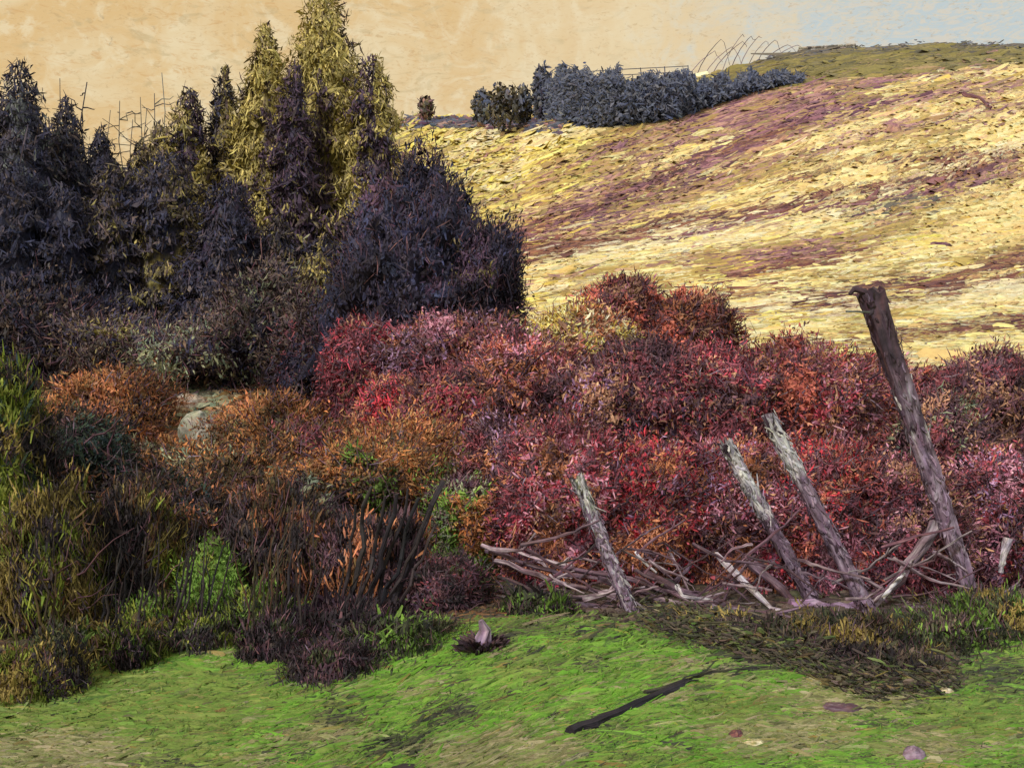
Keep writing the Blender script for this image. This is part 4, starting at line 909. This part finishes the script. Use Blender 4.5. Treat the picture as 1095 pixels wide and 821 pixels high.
mb = MB(); tube(mb, np.array([T + np.array([.0, -.02, -.03]), T + np.array([-.07, -.05, -.0]), T + np.array([-.12, -.05, .012]), T + np.array([-.15, -.05, -.02])]), np.array([4, 3.4, 3, 2]) * pix, pick('postdark', 1)[0], pick('blackish', 1)[0], 7, .2); mb.build('peg', M_WOOD, r_)
mb = MB(); q_ = at(930, 334, 6.6); tube(mb, np.array([q_, q_ + np.array([-.1, -.02, .004]), q_ + np.array([-.16, -.02, .004])]), 1.1 * pix, pick('ridgedark', 1)[0], pick('greygreen', 1)[0], 5); mb.build('wire_stub', M_WOOD, r_)
WZ = lambda a_: [(-1, a_, [('postgrey', 4), ('postdark', 1.6)]), (a_, .93, [('postpale', 5), ('postgrey', .8)]), (.93, 2, [('postpale', 2), ('postdark', 3)])]
post((934, 664), (822, 446), 6.7, 6.6, 11.5, 10, 'white topped post leaning left, right one of the pair in the middle', WZ(.72))
post((868, 612), (776, 474), 7.1, 6.9, 9.5, 9.5, 'white topped post leaning more steeply, left one of the pair in the middle', WZ(.55))
post((682, 670), (617, 512), 6.6, 6.5, 8.5, 9.5, 'lone lilac grey post leaning left beside the tangle of branches', [(-1, .1, [('postdark', 2), ('postgrey', 2)]), (.1, .8, [('postgrey', 5), ('postpale', .8)]), (.8, 2, [('postpale', 2), ('postdark', 2), ('sage', 1)])])

# ------------------------------------------------------------------ broken rails, branches, logs
def branch(pts, rad, pal, label, name='fallen_branch', cat='branch', group=None, pal2=None, Y=None, twigs=2, wob=.02):
    """pts: image points with depth (px, py, Y)"""
    P = np.array([at(*p_) for p_ in pts]); 
    t = np.linspace(0, 1, len(P)); tt = np.linspace(0, 1, 9); Q = np.stack([np.interp(tt, t, P[:, i_]) for i_ in range(3)], -1)
    L = np.linalg.norm(P[-1] - P[0]); Q[1:-1] += R.normal(0, wob * L / 3, (7, 3))
    Q[:, 2] = np.maximum(Q[:, 2], height(Q[:, 0], Q[:, 1]) + .012)
    pix = pts[0][2] / F
    mb = MB(); n_ = 9; seg = 8
    c1 = pick(pal, n_ * seg + 2, .14); c2 = pick(pal2 or pal, n_ * seg + 2, .14)
    tube(mb, Q, np.linspace(rad, rad * .55, 9) * pix, c1, c2, seg, .28)
    for _ in range(twigs):
        i_ = R.integers(2, 8); e = Q[i_] + (Q[-1] - Q[0]) * R.uniform(.1, .25) + np.array([R.normal(0, .08), R.normal(0, .06), abs(R.normal(.06, .06))]) * L
        tube(mb, curve(Q[i_], e, 5, .05), np.linspace(rad * .45, rad * .2, 5) * pix, pick(pal, 1)[0], pick(pal2 or pal, 1)[0], 5, .2)
    return tag(mb.build(name, M_WOOD), label, cat, group)
branch([(766,592,7.2),(806,632,6.9),(846,672,6.6)], 3.6, 'postpale', 'pale straight broken rail slanting down left of the white topped posts', 'broken_rail', 'rail', pal2='postgrey', twigs=0, wob=.004)
branch([(796,596,7.4),(838,632,7.1),(868,668,6.8)], 6, 'greywood', 'grey brown broken rail behind the pale straight one', 'broken_rail', 'rail', pal2='shade', twigs=0, wob=.01)
branch([(1000,560,7.2),(972,606,7.0),(930,652,6.8)], 6.5, 'greywood', 'thick pale streaked limb leaning right against the tallest post side', 'leaning_branch', 'branch', pal2='bonewood', twigs=1)
branch([(966,612,6.9),(944,640,6.8)], 3.2, 'postpale', 'short white splinter lying along the leaning limb', 'splinter', 'branch', twigs=0)
branch([(845,655,6.8),(880,652,6.8),(915,648,6.8)], 9, 'postgrey', 'short lilac grey log lying between the two white topped posts', 'log', 'log', pal2='lilac', twigs=0)
branch([(1078,575,7.4),(1072,598,7.4),(1070,612,7.4)], 4.5, 'bonewood', 'small pale stump of a post near the right border', 'stump', 'stump', pal2='postpale', twigs=0)
branch([(1090,640,7.0),(1030,655,6.9),(960,668,6.8)], 6, 'shade', 'dark fallen branch across the foot of the tallest post', pal2='greywood')
G5 = 'grey brown branches of the tangle behind the grass'
TL = 'grey brown dead branch in the tangle around the lone grey post'
for p0, p1, rd in (((520,588,7.6),(640,618,7.0),3),((530,600,7.5),(660,640,6.8),3.2),((522,630,7.2),(640,655,6.7),2.6),((560,640,7.0),(690,628,6.8),2.4),
                   ((600,606,7.4),(740,640,6.9),3),((640,618,7.2),(790,660,6.7),3.4),((690,612,7.2),(800,668,6.6),4),((700,640,6.9),(830,676,6.5),4),
                   ((570,595,7.6),(610,640,7.0),2),((700,560,7.8),(740,640,7.0),2),((672,560,7.8),(720,620,7.2),2),((740,600,7.5),(690,660,6.8),2.2),
                   ((760,640,6.9),(860,690,6.4),4),((540,655,6.9),(650,664,6.7),3),((800,600,7.4),(770,650,6.9),2),((610,650,6.9),(700,650,6.7),2.4)):
    branch([p0, ((p0[0] + p1[0]) / 2 + R.normal(0, 5), (p0[1] + p1[1]) / 2 + R.normal(0, 4), (p0[2] + p1[2]) / 2), p1], rd, R.choice(['greywood', 'shade', 'greywood']), TL, group=G5, pal2=R.choice(['bonewood', 'shade', 'greywood']))
for p0, p1, rd in (((700,668,6.5),(770,700,6.1),3),((760,676,6.5),(850,706,6.1),3.4),((840,690,6.3),(905,724,5.8),3),((880,672,6.5),(985,700,6.2),3),((950,690,6.3),(1045,664,6.6),3),
                   ((900,700,6.2),(1000,720,5.9),3.4),((985,665,6.6),(1090,625,7.0),3),((935,655,6.8),(880,690,6.4),2.4),((1020,700,6.1),(960,735,5.6),2.6),((850,640,6.9),(900,680,6.5),2.4)):
    branch([p0, ((p0[0] + p1[0]) / 2 + R.normal(0, 5), (p0[1] + p1[1]) / 2 + R.normal(0, 4), (p0[2] + p1[2]) / 2), p1], rd, R.choice(['shade', 'blackish', 'greywood']), 'dark rotting branch on the brown bank below the leaning posts', group='dark rotting branches on the brown bank', pal2=R.choice(['shade', 'greywood', 'under']))
for k_ in range(70):
    x0 = R.uniform(520, 1010); y0 = R.uniform(580, 665); Y0 = R.uniform(6.5, 7.1); ln = R.uniform(40, 120); an = R.choice([.3, .45, .6, -.5, -.9, 2.2]) + R.normal(0, .15)
    x1, y1 = x0 + ln * math.cos(an), y0 + ln * math.sin(an) * .8
    branch([(x0, y0, Y0), ((x0 + x1) / 2 + R.normal(0, 5), (y0 + y1) / 2 + R.normal(0, 4), Y0 - .05), (x1, min(y1, 676), Y0 - .1)], R.uniform(1.0, 2.2), R.choice(['greywood', 'shade', 'heather', 'shade', 'shade', 'blackish', 'bonewood']), 'thin bare twig in the brushwood at the foot of the red bushes', 'fallen_twig', 'twig', 'thin twigs of the brushwood', pal2=R.choice(['bonewood', 'shade', 'shade', 'greywood', 'blackish']), twigs=1)
branch([(515,583,7.5),(560,592,7.3),(612,604,7.1)], 2.2, 'bonewood', 'pale bone coloured branch at the top left of the tangle')
branch([(524,636,7.0),(560,640,6.9),(612,652,6.7)], 1.8, 'bonewood', 'pale bone coloured wavy twig at the bottom left of the tangle')
branch([(625,640,6.7),(650,634,6.6),(662,626,6.6)], 4, 'bonewood', 'short thick pale branch end touching the lone grey post')
branch([(724,626,6.8),(730,638,6.7),(762,641,6.7)], 3, 'postpale', 'white hooked branch curling right of the lone grey post', pal2='bonewood', twigs=0)
branch([(762,650,6.7),(790,664,6.5),(812,678,6.4)], 4.5, 'bonewood', 'pale split branch at the top edge of the grass bank', pal2='greywood')
branch([(680,590,7.3),(690,602,7.2),(702,612,7.1)], 1.8, 'postpale', 'tiny white twig caught in the red bush', twigs=0)
# dark bank along the edge of the grass
mb = MB(); n = 9000; tt = R.random(n); px = np.interp(tt, [0, .3, .62, .85, 1], [690, 770, 870, 935, 1020]) + R.normal(0, 6, n)
py = np.interp(px, [690, 760, 850, 930, 1010], [668, 684, 712, 742, 738]) + R.normal(-4, 7, n); P = to_ground(px, py); pix = P[:, 1] / F; P[:, 2] += R.exponential(5, n) * pix
dabs(mb, P, np.stack([np.ones(n), R.normal(-.3, .5, n), R.normal(-.15, .45, n)], -1), np.array([0, -1, .5]) + R.normal(0, .4, (n, 3)), pix * np.exp(R.normal(2.1, .5, n)), pix * np.exp(R.normal(.6, .4, n)), pickmix([('blackish', 3), ('under', 5), ('grassdark', 2), ('grassolive', 1.5), ('grasstan', 1)], n, .16), pickmix([('under', 3), ('grassdark', 2), ('yo', .6)], n, .16), k=3, arch=.35)
tag(mb.build('dead_leaves', M_GROUND), kind='stuff')
branch([(800,690,6.1),(880,715,5.8),(935,748,5.5)], 5, 'blackish', 'long black fallen branch along the lower lip of the bank', pal2='shade')
branch([(925,752,5.3),(975,738,5.4),(1000,720,5.5)], 4, 'shade', 'crooked dark branch rising at the right end of the bank', pal2='maroon')
branch([(610,790,4.42),(660,766,4.6),(740,738,4.95)], 8, 'coal', 'thick black log lying slantwise on the open grass', 'log', 'log', pal2='coal', twigs=0)
branch([(690,752,4.8),(760,736,5.0),(820,730,5.1)], 4, 'coal', 'thin dark branch continuing from the black log', pal2='grassdark')
branch([(1030,100,150),(1048,105,146),(1060,115,140)], 2.2, 'heather', 'dark maroon dead branch high on the hill near the ridge', pal2='shade', twigs=1)
# white topped stump
b = foot(514, 5.5)
root = thing('stump', 'small white topped stump with a black rotten base in the grass', 'stump', b)
mb = MB(); tube(mb, np.array([at(509, 714, 5.5), at(512, 704, 5.5), at(517, 694, 5.5), at(516, 683, 5.48), at(519, 673, 5.48), at(514, 663, 5.47)]), np.array([12, 11, 8, 9, 6, 2.5]) * 5.5 / F, pick('greywood', 13 * 6 + 2, .3), pick('postgrey', 13 * 6 + 2, .3), 13, .16); mb.build('stem', M_WOOD, root)
mb = MB(); n = 240; an = R.uniform(0, 2 * np.pi, n); rr = R.uniform(6, 26, n) * 5.5 / F; P = np.stack([b[0] + np.cos(an) * rr, b[1] + np.sin(an) * rr, b[2] + R.uniform(0, 14, n) * 5.5 / F], -1)
dabs(mb, P, np.stack([np.cos(an), np.sin(an), R.uniform(.2, 1.2, n)], -1), np.stack([np.cos(an), np.sin(an), 0 * an + .4], -1) + R.normal(0, .4, (n, 3)), .07, .018, pick('blackish', n), pick('shade', n), k=3); mb.build('rotten_base', M_WOOD, root)
